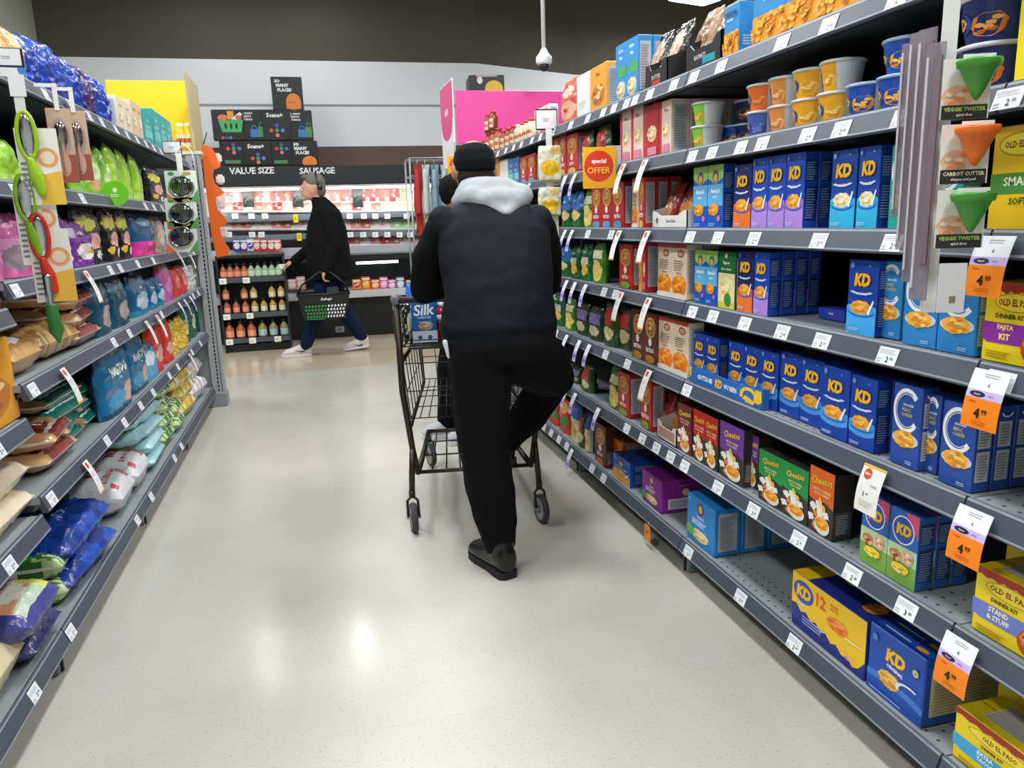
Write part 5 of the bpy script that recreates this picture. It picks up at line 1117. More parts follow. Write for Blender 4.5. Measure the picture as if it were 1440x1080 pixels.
# bright packs at the left front and in the lower well
def small_box(px, py, Y, w_, h, d, c, c2, nm, desc, cat, place, grp):
    x, z = onY(px, py, Y); m = MB(); m.box((0, 0, h/2), (w_, d, h), M(c, 'plastic'), .006); P = frontP(m, w_, h, d); P.heap(.5, .45, .4, .3, (c2, 'f4f0ec', c2), 6); P.rect(.1, .78, .9, .92, 'f4f2f0')
    o = m.build(nm); o.location = (x, Y, z); tag(o, None, cat, grp); rec(o, desc, place, px)
for i, (px, c, c2, ds) in enumerate([(334, '3a3a9c', 'e8e4f0', 'blue and white pouch'), (344, '5a3a8c', 'f0e0e8', 'violet pouch'), (353, 'd8dce8', '4a5aa8', 'white pouch'), (362, 'd83a3a', 'f0c0b8', 'red pouch'), (372, 'c8303a', 'f4d0c8', 'red pouch'), (382, 'd83a30', 'f8e0d8', 'red pouch'), (391, 'e86a60', 'f8e8e4', 'red pouch')]):
    small_box(px, 353, 9.22, .085, .13, .05, c, c2, 'deli_pouch', ds, 'pouch', 'standing at the cooler front left', 'pouches at the cooler front')
cb2 = MB().box((onY(365, 356, 9.2)[0], -.03, zy(358, 9.2)), (.75, .16, .02), M('c8a8b0', 'paint'), .004).build('front_shelf', t)
for i, (px, c, c2, ds) in enumerate([(412, 'e0a090', 'f4e0d8', 'pink tray'), (424, 'e8b0a0', 'f4e0d8', 'pink tray'), (502, 'f08a30', 'd84a20', 'orange box'), (515, 'f07a28', 'f4c040', 'orange box'), (528, 'e85a30', 'f8d090', 'orange box'), (540, 'd860a0', 'f4c0d8', 'magenta box'), (551, 'c8508a', 'f0d0e0', 'magenta box'), (563, '6a7a9a', 'e0e4ec', 'blue grey box'), (576, '8a4a3a', 'd8b0a0', 'brown box'), (590, 'a85040', 'e0c0b0', 'brown box')]):
    small_box(px, 407, 9.35, .1, .15 if i % 2 else .12, .1, c, c2, 'deli_box', ds, 'box', 'in the lit lower well of the cooler', 'boxes in the lower well')
# rail cards on the cooler
m = MB().box((0, 0, .025), (.07, .002, .06), M('f4f2ee')); P = Paint(m, .07, .06, lambda u, v, l: ((u-.5)*.07, -.001-l, v*.06-.005)); P.lines(.2, .3, .8, .8, 2, 'a8a8a8'); cm = m.mesh('price_tag')
m = MB().box((0, 0, .015), (.055, .002, .09), M('ecd81e')); P = Paint(m, .055, .09, lambda u, v, l: ((u-.5)*.055, -.001-l, v*.09-.03)); P.lines(.2, .3, .8, .8, 2, '8a8020'); ym = m.mesh('price_tag')
for (a, b, Y), pxs in zip(RAILS, ([322, 355, 368, 493, 511, 528, 545, 562, 577], [331, 354, 373, 492, 512, 528, 545, 572])):
    for px in pxs: x, z = onY(px, a, Y-.03); put('price_tag', cm, x, Y-.03, z, 0, 'white price card on the grey cooler rail', 'price tag', 'lower rail' if a > 320 else 'upper rail', px, 0, 0, 'cards on the cooler rails')
for px, a, Y in ((416, 309, 9.6), (421, 335, 9.48)):
    x, z = onY(px, a, Y-.03); put('price_tag', ym, x, Y-.035, z, 0, 'yellow price card on the cooler rail', 'price tag', 'lower rail' if a > 320 else 'upper rail', px, 0, 0, 'yellow cards on the cooler rails')
x, z = onY(478, 463, 9.26); m = MB().box((0, -.002, 0), (.1, .006, .07), M('8f9296', 'paint')); P = Paint(m, .1, .07, lambda u, v, l: ((u-.5)*.1, -.0055-l, (v-.5)*.07)); P.lines(.15, .2, .85, .8, 3, '3a3c40'); o = m.build('rating_plate', t); o.location = (x, 9.26-YC, z)

# ---- sign cubes on the header
def cube_sign(px, py, s_, rz, faces, label, Y=9.7, hh=None):
    x, z = onY(px, py, Y); hh = (hh or s_)
    t = empty('sign_cube', (x, Y, z), rz); tag(t, label, 'sign', 'black sign cubes on the cooler header')
    m = MB(); m.box((0, 0, hh/2), (s_, s_, hh), M('16171b'), .003)
    for f, q in zip(faces, ('f', 'r')):
        vs_ = hh-max(hh, s_) if hh < s_ else hh-s_; ph_ = s_; P = Paint(m, s_, ph_, (lambda u, v, l: ((u-.5)*s_, -s_/2-l, max(0, vs_+v*ph_))) if q == 'f' else (lambda u, v, l: (s_/2+l, (u-.5)*s_, max(0, vs_+v*ph_))))
        f(P)
    m.build('cube', t)
WT = 'eef0f2'
def f_many(P): P.text('SO', .2, .87, .11, WT, .3, .05); P.text('MANY', .36, .74, .11, WT, .56, .05); P.text('PLACES', .42, .6, .11, WT, .7, .05); P.ell(.68, .24, .24, .26, 'e8822c'); P.rect(.44, .02, .92, .2, 'e8822c'); P.lines(.48, .2, .88, .3, 1, 'c8641c')
def f_basket(P):
    P.poly([(.2, .66), (.98, .66), (.9, .26), (.3, .26)], '46b064'); 
    for i in range(3): P.ell(.42+.17*i, .46, .04, .1, '14201a')
    P.ell(.35, .74, .16, .1, 'e87840'); P.poly([(.5, .68), (.5, .95), (.7, .95), (.7, .68)], 'f0a030'); P.poly([(.6, .68), (.9, .92), (.98, .84), (.78, .66)], 'f0e8e4'); P.ell(.85, .74, .1, .08, 'd86a6a')
    for x, c in ((.3, 'd84a5a'), (.42, '4a4aa0'), (.54, '4a8ad0')): P.circ(x, .08, .05, c)
def f_bags(P): P.text('SO MANY', .32, .88, .07, WT, .5, .03); P.text('TREATS', .3, .78, .07, WT, .46, .03); P.text('THINGS', .34, .68, .07, WT, .5, .03); P.rect(.4, .1, .72, .36, '3a78c8'); P.arc(.56, .36, .1, .14, .25, 0, 180, '3a78c8'); P.rect(.7, .1, .95, .44, '4a8a5a'); P.arc(.83, .44, .09, .16, .25, 0, 180, '4a8a5a')
def f_dots(P, y=.32):
    for x, yy, c in ((.5, y+.16, '5a4aa8'), (.3, y, 'd85040'), (.5, y, '4a9a50'), (.7, y, '4a80d0'), (.5, y-.16, 'e07a8a')): P.circ(x, yy, .07, c)
def f_scene(P): P.text('Scene+', .45, .82, .15, WT, .78, .04); f_dots(P)
def f_plain(P): f_dots(P, .68); P.rect(.15, .06, .7, .2, '4a8a5a')
def f_scene2(P): P.text('Scene+', .45, .78, .19, WT, .8, .04); f_dots(P, .28)
def f_many2(P): P.text('SO', .2, .86, .15, WT, .3, .05); P.text('MANY', .36, .69, .15, WT, .56, .05); P.text('PLACES', .42, .51, .14, WT, .7, .05); P.ell(.66, .12, .28, .26, 'e8822c')
hz = zy(231, 9.7)
def board_sign(px, py0, py1, wpx, f, label, Y):
    x, z = onY(px, py1, Y); z1_ = onY(px, py0, Y)[1]; W = wpx/ (1080/ (Y*1.035)); H = z1_-z
    t = empty('sign_board', (x, Y, z)); tag(t, label, 'sign', 'black sign boards on the cooler header')
    m = MB(); m.box((0, .05, H/2), (W, .1, H), M('0c0d11'), .003); f(Paint(m, W, H, lambda u, v, l: ((u-.5)*W, -l, v*H))); m.build('board', t)
for a_ in [(406, 108, 154, 37, f_many, 'black sign board with orange bun, topmost of the stack', 9.56), (323, 154, 197, 37, f_basket, 'black sign board with green shopping basket, upper row', 9.5), (357, 154, 197, 31, f_bags, 'black sign board with blue and green bags, beside the green basket board', 9.52),
           (391, 154, 197, 34, f_scene, 'black sign board with white word over dots, upper row', 9.5), (424, 155, 197, 30, f_bags, 'black sign board with blue and green bags, upper right', 9.52),
           (331, 198, 232, 33, f_plain, 'black sign board with coloured dots above VALUE SIZE', 9.52), (364, 198, 232, 33, f_scene2, 'black sign board with white word over dots, lower row', 9.5),
           (398, 198, 232, 30, f_plain, 'black sign board with coloured dots above the gap before SAUSAGE', 9.52), (430, 198, 232, 32, f_many2, 'black sign board reading SO MANY PLACES, lower right', 9.5)]: board_sign(*a_)
cube_sign(686, 232, .42, -.10, (lambda P: (P.ell(.7, .62, .26, .24, 'f0c030'), P.ell(.3, .86, .08, .1, 'e8e4e8'), P.rect(.2, .95, .8, 1, 'c8a0a8')), f_dots), 'black sign cube with yellow shape behind the pink header', hh=onY(686, 110, 9.7)[1]-onY(686, 232, 9.7)[1])

# ---- bottle rack
YBk = 8.62; xa, _ = onY(310, 430, YBk); xb, _ = onY(405, 430, YBk); zt_ = onY(360, 358, YBk)[1]
t = empty('bottle_rack', ((xa+xb)/2, YBk, 0)); tag(t, 'short black three shelf rack of dressing bottles before the cooler', 'rack'); Wk = xb-xa
for nm, z0, z1 in (('top_board', zt_-.03, zt_),): MB().box((0, .15, (z0+z1)/2), (Wk, .34, .03), BLK, .004).build(nm, t)
zs3 = [onY(360, p, YBk)[1] for p in (388, 438, 473)]
for z in zs3:
    s_ = MB().box((0, .15, z-.02), (Wk-.02, .32, .02), BLK).build('shelf', t); MB().box((0, -.015, z-.035), (Wk-.02, .02, .055), M('4a505c', 'paint'), .004).build('price_rail', s_)
MB().box((0, .31, zt_/2), (Wk, .012, zt_), BLK).build('back_panel', t); MB().box((0, .15, .04), (Wk-.04, .26, .08), BLK).build('base', t)
for sx in (-1, 1): MB().box((sx*(Wk/2-.008), .15, zt_/2), (.016, .33, zt_), M('2a2d33', 'paint'), .003).build('side_panel', t)
m = MB(); bt = MB(); bt.lathe([(.026, 0), (.03, .01), (.03, .075), (.012, .11), (.012, .12)], M('c0704a', 'plastic'), 12)
def bottle_kind(c, lab, h=1.0, r=.03):
    a = MB(); a.lathe([(r*.9, 0), (r, .008), (r, .08*h), (r*.4, .112*h), (r*.36, .12*h)], M(c, 'plastic'), 12)
    P = Paint(a, .06, .08*h, lambda u, v, l: ((r+l)*math.sin((u-.5)*2.6), -(r+l)*math.cos((u-.5)*2.6), v*.08*h)); P.rect(.05, .15, .95, .8, lab)
    b = MB(); b.lathe([(r*.42, .118*h), (r*.45, .12*h), (r*.45, .142*h), (r*.35, .146*h)], M('2a2624', 'plastic'), 10); return a.mesh('glass'), b.mesh('cap')
BKD = {'peach': bottle_kind('a8583a', 'f0a080'), 'green': bottle_kind('9ab890', 'c8e0c0'), 'yellow': bottle_kind('b8963a', 'e8e0c8'), 'bigp': bottle_kind('b8552a', 'f0a888', 1.25, .038), 'bigb': bottle_kind('8a8048', 'a8c4d8', 1.25, .038)}
BDS = dict(peach='small dressing bottle with peach label', green='small dressing bottle with pale green label', yellow='small amber bottle with cream label', bigp='large dressing bottle with peach label', bigb='large bottle with light blue label')
rows3 = [(0, ['peach']*4+['green']*5, [], 'top shelf'), (1, ['peach', 'peach', 'peach', 'yellow', 'yellow', 'yellow', 'yellow'], [0, 2, 3, 5, 6], 'middle shelf'), (2, ['bigp', 'bigp', 'bigp', 'bigb', 'bigb', 'bigb'], [], 'bottom shelf')]
for s_, ks, up, nm in rows3:
    n = len(ks)
    for i, k in enumerate(ks):
        for lv in ([0, 1] if i in up else [0]):
            x = xa+.06+(Wk-.12)*i/(n-1); tt = empty('dressing_bottle', (x, YBk+.04, zs3[s_]-.0095+lv*.147)); tt.scale = (1.22, 1.1, 1.0); tag(tt, None, 'bottle', 'bottles on the black rack')
            link('glass', BKD[k][0], tt); link('cap', BKD[k][1], tt); rec(tt, BDS[k], 'black rack '+nm, i, 0, lv)
for z in zs3:
    for q in (.08, .42, .8)[:2 if z > .4 else 3]: put('price_tag', cm, xa+Wk*q, YBk-.028, z-.065, 0, 'white price card on the black rack rail', 'price tag', 'rail %s' % ['top', 'middle', 'bottom'][zs3.index(z)], q, 0, 0, 'cards on the black rack')

# ---- clothes rack in the cross aisle
YK = 7.3; xk0, _ = onY(580, 300, YK); xk1, _ = onY(640, 300, YK); zk = onY(600, 222, YK)[1]
t = empty('garment_rack', (xk0, YK, 0)); tag(t, 'chrome wire rack of hanging shirts behind the standing shoppers', 'rack'); m = MB(); CH = M('a4a6aa', 'metal')
for x in (0, xk1-xk0+.1):
    for y in (0, .35): m.tube([(x, y, .02), (x, y, zk)], .009, CH, 6)
for zz in (zk, zk-.16, .12): m.tube([(0, 0, zz), (xk1-xk0+.1, 0, zz), (xk1-xk0+.1, .35, zz), (0, .35, zz)], .007, CH, 6, True)
for k in range(1, 6): m.tube([(0, .35*k/6, zk), (xk1-xk0+.1, .35*k/6, zk)], .004, CH, 5)
m.build('frame', t)
for i, (px, c, desc, py) in enumerate([(586, 'a83a34', 'dark red garment on the chrome rack', 290), (597, 'b8c0bc', 'pale grey shirt on the chrome rack', 280), (610, '7d95a4', 'washed denim shirt on the chrome rack', 285), (624, '9ab0ac', 'pale green grey shirt on the chrome rack', 280)]):
    x, z = onY(px, 232, YK-.03); m = MB(); Hh = .62; n = 9
    vs = [(.034*(1+.25*v)*(2*u/n-1)+.012*math.sin(v*9+u), (.02+.012*math.sin(u*2.1+i))*sd, -v*Hh) for sd in (-1, 1) for v in (0, .1, .35, .6, .85, 1) for u in range(n+1)]
    fs = []; R_ = n+1
    for sd in (0, 1):
        for a in range(5):
            for b in range(n): fs.append(tuple(sd*6*R_+k for k in (a*R_+b, a*R_+b+1, (a+1)*R_+b+1, (a+1)*R_+b)))
    for a in range(5): fs += [(a*R_, (a+1)*R_, 6*R_+(a+1)*R_, 6*R_+a*R_), (a*R_+n, (a+1)*R_+n, 6*R_+(a+1)*R_+n, 6*R_+a*R_+n)]
    m.add(vs, fs, M(c, 'cloth'), True); m.cap((-.01, -.02, -.06), (-.015, -.05, -.42), .02, .024, M(c, 'cloth'))
    o = m.build('hanging_shirt'); o.location = (x, YK-.05, z); tag(o, desc, 'shirt', 'garments on the chrome rack'); MB().tube([(0, 0, -.02), (0, 0, .03), (.012, .02, .045)], .003, CH, 5).build('hanger', o)

# ================================================================== shopping cart
CT = M('26262a', 'metal'); CTb = M('3a332c', 'metal')
cart = empty('shopping_cart', (.59, 3.10, 0), -.14); tag(cart, 'black two-tier wire shopping cart pushed by the leaning man', 'shopping cart')
def wires(mb, a, b, c, d, nu, nv, r=.0025, m=CT):
    a, b, c, d = map(Vector, (a, b, c, d))
    for i in range(nu+1): f = i/nu; mb.tube([a.lerp(b, f), d.lerp(c, f)], r, m, 5)
    for j in range(nv+1): f = j/nv; mb.tube([a.lerp(d, f), b.lerp(c, f)], r, m, 5)
fr = MB()
for s in (-1, 1):
    fr.tube([(s*.29, 0, 1.0), (s*.288, .0, .62), (s*.262, .02, .36), (s*.245, .03, .25)], [.014, .014, .013, .012], CTb, 10)
    fr.tube([(s*.262, .02, .36), (s*.27, .01, .26), (s*.275, 0, .17)], .013, CTb, 10)
    fr.tube([(s*.245, .03, .25), (s*.22, .4, .235), (s*.20, .86, .20), (s*.20, .9, .15)], .013, CTb, 10)
    fr.tube([(s*.288, 0, .74), (s*.235, .62, .74), (s*.22, .9, .72)], .008, CTb, 8)
    fr.tube([(s*.288, 0, .96), (s*.25, .5, .95)], .008, CTb, 8); fr.tube([(s*.235, .62, .74), (s*.245, .5, .95)], .008, CTb, 8)
    fr.tube([(s*.262, .02, .46), (s*.21, .86, .47), (s*.22, .9, .72)], .008, CTb, 8)
fr.tube([(-.245, .03, .25), (.245, .03, .25)], .009, CTb, 8); fr.tube([(-.2, .86, .2), (.2, .86, .2)], .009, CTb, 8)
fr.build('frame', cart)
hb = MB(); hb.tube([(-.285, -.01, .995), (.285, -.01, .995)], .014, M('2a2b2f', 'plastic'), 12); hbo = hb.build('handle', cart)
for s in (-1, 1): MB().ball((s*.29, -.005, 1.0), (.024, .022, .024), M('6b6e73', 'plastic'), 14).build('end_cap', hbo)
ub = MB(); wires(ub, (-.27, .02, .80), (.27, .02, .80), (.235, .5, .80), (-.235, .5, .80), 14, 6)
wires(ub, (-.275, .02, .80), (.275, .02, .80), (.276, .018, .825), (-.276, .018, .825), 1, 1); wires(ub, (-.235, .5, .80), (.235, .5, .80), (.25, .5, .95), (-.25, .5, .95), 7, 2)
for s in (-1, 1): wires(ub, (s*.275, .02, .80), (s*.235, .5, .80), (s*.25, .5, .95), (s*.285, .02, .95), 5, 2)
ub.box((0, .25, .79), (.50, .44, .012), M('1c1c1f', 'plastic'), .003); ub.build('upper_basket', cart)
lb = MB(); wires(lb, (-.26, .03, .49), (.26, .03, .49), (.205, .86, .49), (-.205, .86, .49), 14, 4)
wires(lb, (-.26, .03, .49), (.26, .03, .49), (.28, .01, .73), (-.28, .01, .73), 3, 2); wires(lb, (-.205, .86, .49), (.205, .86, .49), (.22, .9, .72), (-.22, .9, .72), 6, 2)
for s in (-1, 1): wires(lb, (s*.26, .03, .49), (s*.205, .86, .49), (s*.22, .88, .72), (s*.28, .02, .73), 7, 2)
lb.build('lower_basket', cart)
rk = MB(); wires(rk, (-.245, .03, .255), (.245, .03, .255), (.205, .8, .225), (-.205, .8, .225), 8, 3, .004); rk.build('bottom_rack', cart)
RB_, HUB = M('3c3d40', 'rubber'), M('8a8c90', 'plastic')
def caster(x, y, top, turn):
    c = MB(); ct, st = math.cos(turn), math.sin(turn)
    def q(a, b, z): return (x+a*ct-b*st, y+a*st+b*ct, z)
    c.tube([q(0, 0, top), q(0, 0, top-.03)], .014, CTb, 10)
    for s in (-1, 1): c.tube([q(s*.008, 0, top-.03), q(s*.022, 0, top-.045), q(s*.024, -.02, .065)], .006, CTb, 8)
    c.tube([q(-.03, -.02, .065), q(.03, -.02, .065)], .006, HUB, 8)
    o = c.build('caster', cart)
    w_ = MB(); n = 26; R_ = .064; pr = [(-.013, .05), (-.014, .058), (-.008, R_), (.008, R_), (.014, .058), (.013, .05)]
    vs = [q(a, -.02+r*math.cos(2*PI*k/n), .065+r*math.sin(2*PI*k/n)) for a, r in pr for k in range(n)]
    fs = [(i*n+k, i*n+(k+1) % n, (i+1)*n+(k+1) % n, (i+1)*n+k) for i in range(5) for k in range(n)]
    w_.add(vs, fs, RB_, True)
    for s in (-1, 1): w_.add([q(s*.012, -.02+.051*math.cos(2*PI*k/n), .065+.051*math.sin(2*PI*k/n)) for k in range(n)], [tuple(range(n))], HUB); w_.add([q(s*.0135, -.02+.02*math.cos(2*PI*k/n), .065+.02*math.sin(2*PI*k/n)) for k in range(n)], [tuple(range(n))], M('4a4c50', 'plastic'))
    w_.build('wheel', o)
caster(-.275, .0, .18, .12); caster(.275, .0, .18, .25); caster(-.20, .9, .17, .3); caster(.20, .9, .17, -.1)
# groceries in the upper basket
def a_silk(P):
    P.rect(.0, 0, 1, .3, 'd8e2ee'); P.text('Silk', .5, .8, .26, 'ffffff', .84, .02, .15, .05, 3); P.text('ALMOND', .5, .62, .06, 'd8ecff', .6, .02); P.heap(.55, .42, .3, .1, ('d8b090', 'f0e0c8', 'b8705a'), 9); P.circ(.3, .15, .09, '3a5aa0'); P.circ(.7, .15, .09, '3a5aa0'); P.text('unsweetened', .5, .52, .04, 'e8f4ff', .7)
zb_ = .7965
m = MB(); m.box((0, 0, .09), (.105, .09, .18), M('1668b8'), .003); a_silk(frontP(m, .105, .18, .09)); m.box((0, 0, .185), (.105, .05, .02), M('1668b8'), .004)
o = m.build('milk_carton'); o.location = (.428, 3.27, zb_); o.rotation_euler.z = -.1; tag(o, 'blue milk carton with white lettering in the cart basket', 'carton'); MB().lathe([(.016, .19), (.016, .208), (.013, .21)], M('e8eaf0', 'plastic'), 14).build('cap', o)
o = put('produce_bag', bag_mesh('produce_bag', .09, .17, .06, mott(['d8d850', 'e8e4c8', '2a2c20', 'c8cc60'], 5), None, 3, 'pillow'), .345, 3.32, zb_, .2, '', 'bag', '', 0); REC.pop(); o['label'] = 'yellow and clear produce bag left of the blue carton in cart'
t = empty('juice_bottle', (.505, 3.28, zb_)); tag(t, 'red and white bottle right of the blue carton in cart', 'bottle')
MB().lathe([(.024, 0), (.026, .01), (.026, .12), (.014, .145)], M('c8302a', 'plastic'), 14).build('bottle', t); MB().lathe([(.0265, .08), (.0265, .115)], M('f0ece8'), 14).build('label_sleeve', t); MB().lathe([(.015, .145), (.015, .165)], M('e8e8e8', 'plastic'), 12).build('cap', t)
o = put('grocery_bag', bag_mesh('grocery_bag', .14, .24, .1, mott(['1f66c8', '2f7ae0', '1a4f9c']), None, 2, 'pillow'), .45, 3.50, zb_, .1, '', 'bag', '', 0); REC.pop(); o['label'] = 'bright blue bag poking up behind the carton in the cart'
o = MB().box((0, 0, .075), (.04, .05, .15), M('e0842a'), .003).build('snack_box'); o.location = (.545, 3.36, zb_); tag(o, 'narrow orange box beside the red and white bottle in cart', 'box')

# ================================================================== people
TXW = D.textures.new('cloth_folds', 'CLOUDS'); TXW.noise_scale = .11; TXW.noise_depth = 2
def blob(name, mb, parent=None, vox=.009, sm=5, disp=0, kind=None):
    o = mb.build(name, parent)
    r = o.modifiers.new('skin', 'REMESH'); r.mode = 'VOXEL'; r.voxel_size = vox; r.use_smooth_shade = True
    s = o.modifiers.new('soften', 'SMOOTH'); s.factor = .5; s.iterations = sm
    if disp: d = o.modifiers.new('folds', 'DISPLACE'); d.texture = TXW; d.strength = disp; d.mid_level = .5; d.texture_coords = 'LOCAL'
    return o
def hand(mb, wrist, dirv, up, m, s=1.0, curl=.9, side=1):
    d = Vector(dirv).normalized(); u = Vector(up); u = (u-d*u.dot(d)).normalized(); w_ = d.cross(u)*side; W = Vector(wrist)
    p = W+d*.085*s
    mb.cap(W, W+d*.04*s, .022*s, .026*s, m)
    for k in range(4):
        b = W+d*.03*s+w_*(.027-.018*k)*s; e = p+w_*(.030-.020*k)*s; mb.cap(b, e, .016*s, .0115*s, m, 8)
        L = (.045, .05, .046, .036)[k]*s; d1 = (d*math.cos(curl*.6)-u*math.sin(curl*.6)); d2 = (d*math.cos(curl*1.5)-u*math.sin(curl*1.5))
        q = e+d1*L; mb.cap(e, q, .0095*s, .0085*s, m, 8); mb.cap(q, q+d2*L*.8, .0085*s, .007*s, m, 8)
    tb = W+d*.025*s+w_*.026*s; td = (d*.75+w_*.65-u*.35).normalized(); mb.cap(tb, tb+td*.045*s, .013*s, .010*s, m, 8); mb.cap(tb+td*.045*s, tb+td*.045*s+(d-u*.5).normalized()*.03*s, .010*s, .008*s, m, 8)
def ring(c, rx, ry, ax=(1, 0, 0), ay=(0, 1, 0)): return (c, Vector(ax)*rx, Vector(ay)*ry)
SK = M('b07f66', 'skin')
# ---- the leaning man with the cart
man = empty('person', (.62, 2.72, 0)); tag(man, 'man in black cap, navy vest and grey hood leaning on cart', 'person')
O = Vector((.62, 2.72, 0))
def q(x, y, z): return Vector((x, y, z))-O
bd = MB()
bd.loft([ring(q(.625, 2.70, .80), .17, .11), ring(q(.625, 2.70, .90), .18, .12), ring(q(.64, 2.76, 1.03), .165, .11, (1, 0, 0), (0, .9, -.3)), ring(q(.66, 2.88, 1.2), .19, .11, (1, 0, 0), (0, .85, -.5)), ring(q(.665, 2.97, 1.31), .17, .09, (1, 0, 0), (0, .8, -.6)), ring(q(.66, 3.02, 1.36), .07, .06)], SK)
bd.cap(q(.66, 3.0, 1.34), q(.645, 3.07, 1.44), .058, .055, SK); bd.ball(q(.64, 3.11, 1.50), (.078, .098, .112), SK, 18); bd.ball(q(.64, 3.16, 1.45), (.055, .055, .06), SK)
bd.ball(q(.64, 3.205, 1.475), (.014, .02, .022), SK, 10); bd.ball(q(.558, 3.10, 1.49), (.012, .022, .032), SK, 10); bd.ball(q(.722, 3.10, 1.49), (.012, .022, .032), SK, 10)
LEGS = [[(.54, 2.70, .86), (.535, 2.69, .50), (.565, 2.63, .11)], [(.72, 2.70, .86), (.915, 2.97, .63), (.73, 3.10, .36)]]
for hp, kn, an in LEGS: bd.cap(q(*hp), q(*kn), .095, .06, SK); bd.cap(q(*kn), q(*an), .055, .028, SK)
ARMS = [[(.475, 2.95, 1.29), (.405, 3.02, 1.045), (.56, 3.22, 1.035)], [(.855, 2.95, 1.29), (.905, 3.02, 1.045), (.75, 3.22, 1.035)]]
for i, (sh, el, wr_) in enumerate(ARMS):
    bd.cap(q(*sh), q(*el), .05, .04, SK); bd.cap(q(*el), q(*wr_), .04, .028, SK); dv = Vector(wr_)-Vector(el); hand(bd, q(*wr_), (dv.x*.5, dv.y, -.02), (0, 0, 1), SK, 1, 1.0, 1 if i else -1)
for f_0, f_1 in (((.58, 2.62, .07), (.525, 2.76, .04)), ((.73, 3.10, .34), (.70, 3.22, .31))): bd.cap(q(*f_0), q(*f_1), .022, .014, SK)
blob('body', bd, man, .008, 3)
# face: eyes, mouth
fm = MB()
for s in (-1, 1): fm.ball(q(.64+s*.03, 3.2, 1.51), (.012, .007, .006), M('e8e4de', 'plastic'), 10).ball(q(.64+s*.03, 3.205, 1.51), (.005, .004, .005), M('2a1c14', 'plastic'), 8)
fm.build('eyes', man); MB().ball(q(.64, 3.2, 1.435), (.024, .01, .006), M('8a4a40', 'skin'), 10).build('mouth', man)
NV, BKc, TR_ = M('0b0f18', 'jacket'), M('050607', 'jacket'), M('0a0b0d', 'cloth')
vt = MB()
vt.loft([ring(q(.63, 2.72, .875), .213, .15), ring(q(.632, 2.725, .93), .222, .158), ring(q(.645, 2.77, 1.03), .205, .15, (1, 0, 0), (0, .92, -.35)), ring(q(.655, 2.83, 1.12), .215, .15, (1, 0, 0), (0, .87, -.45)), ring(q(.665, 2.90, 1.22), .222, .145, (1, 0, 0), (0, .84, -.5)), ring(q(.668, 2.95, 1.29), .205, .12, (1, 0, 0), (0, .8, -.6)), ring(q(.668, 2.99, 1.34), .14, .09, (1, 0, 0), (0, .8, -.6)), ring(q(.665, 3.02, 1.375), .08, .07)], NV, 28)
for s in (-1, 1): vt.ball(q(.667+s*.185, 2.955, 1.275), (.068, .085, .085), NV)
def yback(z): return 2.645-(z-1.0)*-.0+max(0, z-1.03)*.62 if z > 1.0 else 2.60+(z-.93)*.6
for z0, z1, x0_, x1_, r_ in ((1.005, .985, .47, .80, .013), (1.05, 1.03, .52, .83, .010), (.965, .975, .50, .76, .012), (1.10, 1.115, .50, .74, .009), (1.15, 1.14, .56, .84, .010)):
    pp = []
    for k in range(9):
        f = k/8; x = x0_+(x1_-x0_)*f; z = z0+(z1-z0)*f+.012*math.sin(PI*f); dx = (x-.65)/.21
        yc, ry = (2.77, .148) if z < 1.06 else (2.83, .140); pp.append(q(x, yc-ry*math.sqrt(max(.05, 1-dx*dx))+.004+(z-1.03)*.3, z))
    vt.tube(pp, [.002]+[r_]*7+[.002], NV, 8)
blob('vest', vt, man, .010, 6, .016)
hm = MB(); hm.loft([ring(q(.63, 2.715, .855), .205, .145), ring(q(.63, 2.715, .895), .216, .153)], M('101216', 'cloth'), 28); blob('hem_band', hm, man, .010, 3, .006)
sv = MB()
for sh, el, wr_ in ARMS:
    S0, E0, W0 = map(Vector, (sh, el, wr_)); sv2 = MB()
    sv2.cap(q(*(S0+Vector((0, 0, -.03)))), q(*(S0.lerp(E0, .5)+Vector((-.008 if sh[0] < .6 else .008, 0, 0)))), .074, .072, BKc); sv2.cap(q(*(S0.lerp(E0, .5)+Vector((-.008 if sh[0] < .6 else .008, 0, 0)))), q(*E0), .072, .062, BKc); sv2.cap(q(*E0), q(*W0), .060, .042, BKc)
    blob('sleeve', sv2, man, .010, 5, .014)
tr = MB()
tr.loft([ring(q(.63, 2.71, .93), .195, .135), ring(q(.63, 2.70, .86), .205, .15), ring(q(.635, 2.70, .80), .20, .14)], TR_, 26)
tr.cap(q(.545, 2.69, .84), q(.545, 2.68, .68), .118, .112, TR_); tr.cap(q(.545, 2.68, .68), q(.542, 2.68, .50), .112, .094, TR_); tr.cap(q(.542, 2.68, .50), q(.556, 2.65, .33), .094, .092, TR_); tr.cap(q(.556, 2.65, .33), q(.575, 2.64, .205), .092, .080, TR_); tr.cap(q(.575, 2.64, .205), q(.582, 2.63, .125), .078, .062, TR_); tr.loft([ring(q(.582, 2.63, .09), .052, .06), ring(q(.582, 2.63, .13), .056, .064)], TR_, 18)
tr.cap(q(.71, 2.70, .83), q(.81, 2.82, .745), .130, .118, TR_); tr.cap(q(.81, 2.82, .745), q(.905, 2.95, .665), .118, .088, TR_); tr.cap(q(.905, 2.95, .665), q(.82, 3.03, .50), .086, .078, TR_); tr.cap(q(.82, 3.03, .50), q(.735, 3.10, .38), .078, .062, TR_)
blob('trousers', tr, man, .009, 5, .018)
pk = MB().cap(q(.418, 2.66, .885), q(.426, 2.65, .83), .010, .005, M('c8cacc', 'cloth')); blob('pocket_lining', pk, man, .004, 2)
HG_ = M('9da0a4', 'cloth'); ho = MB()
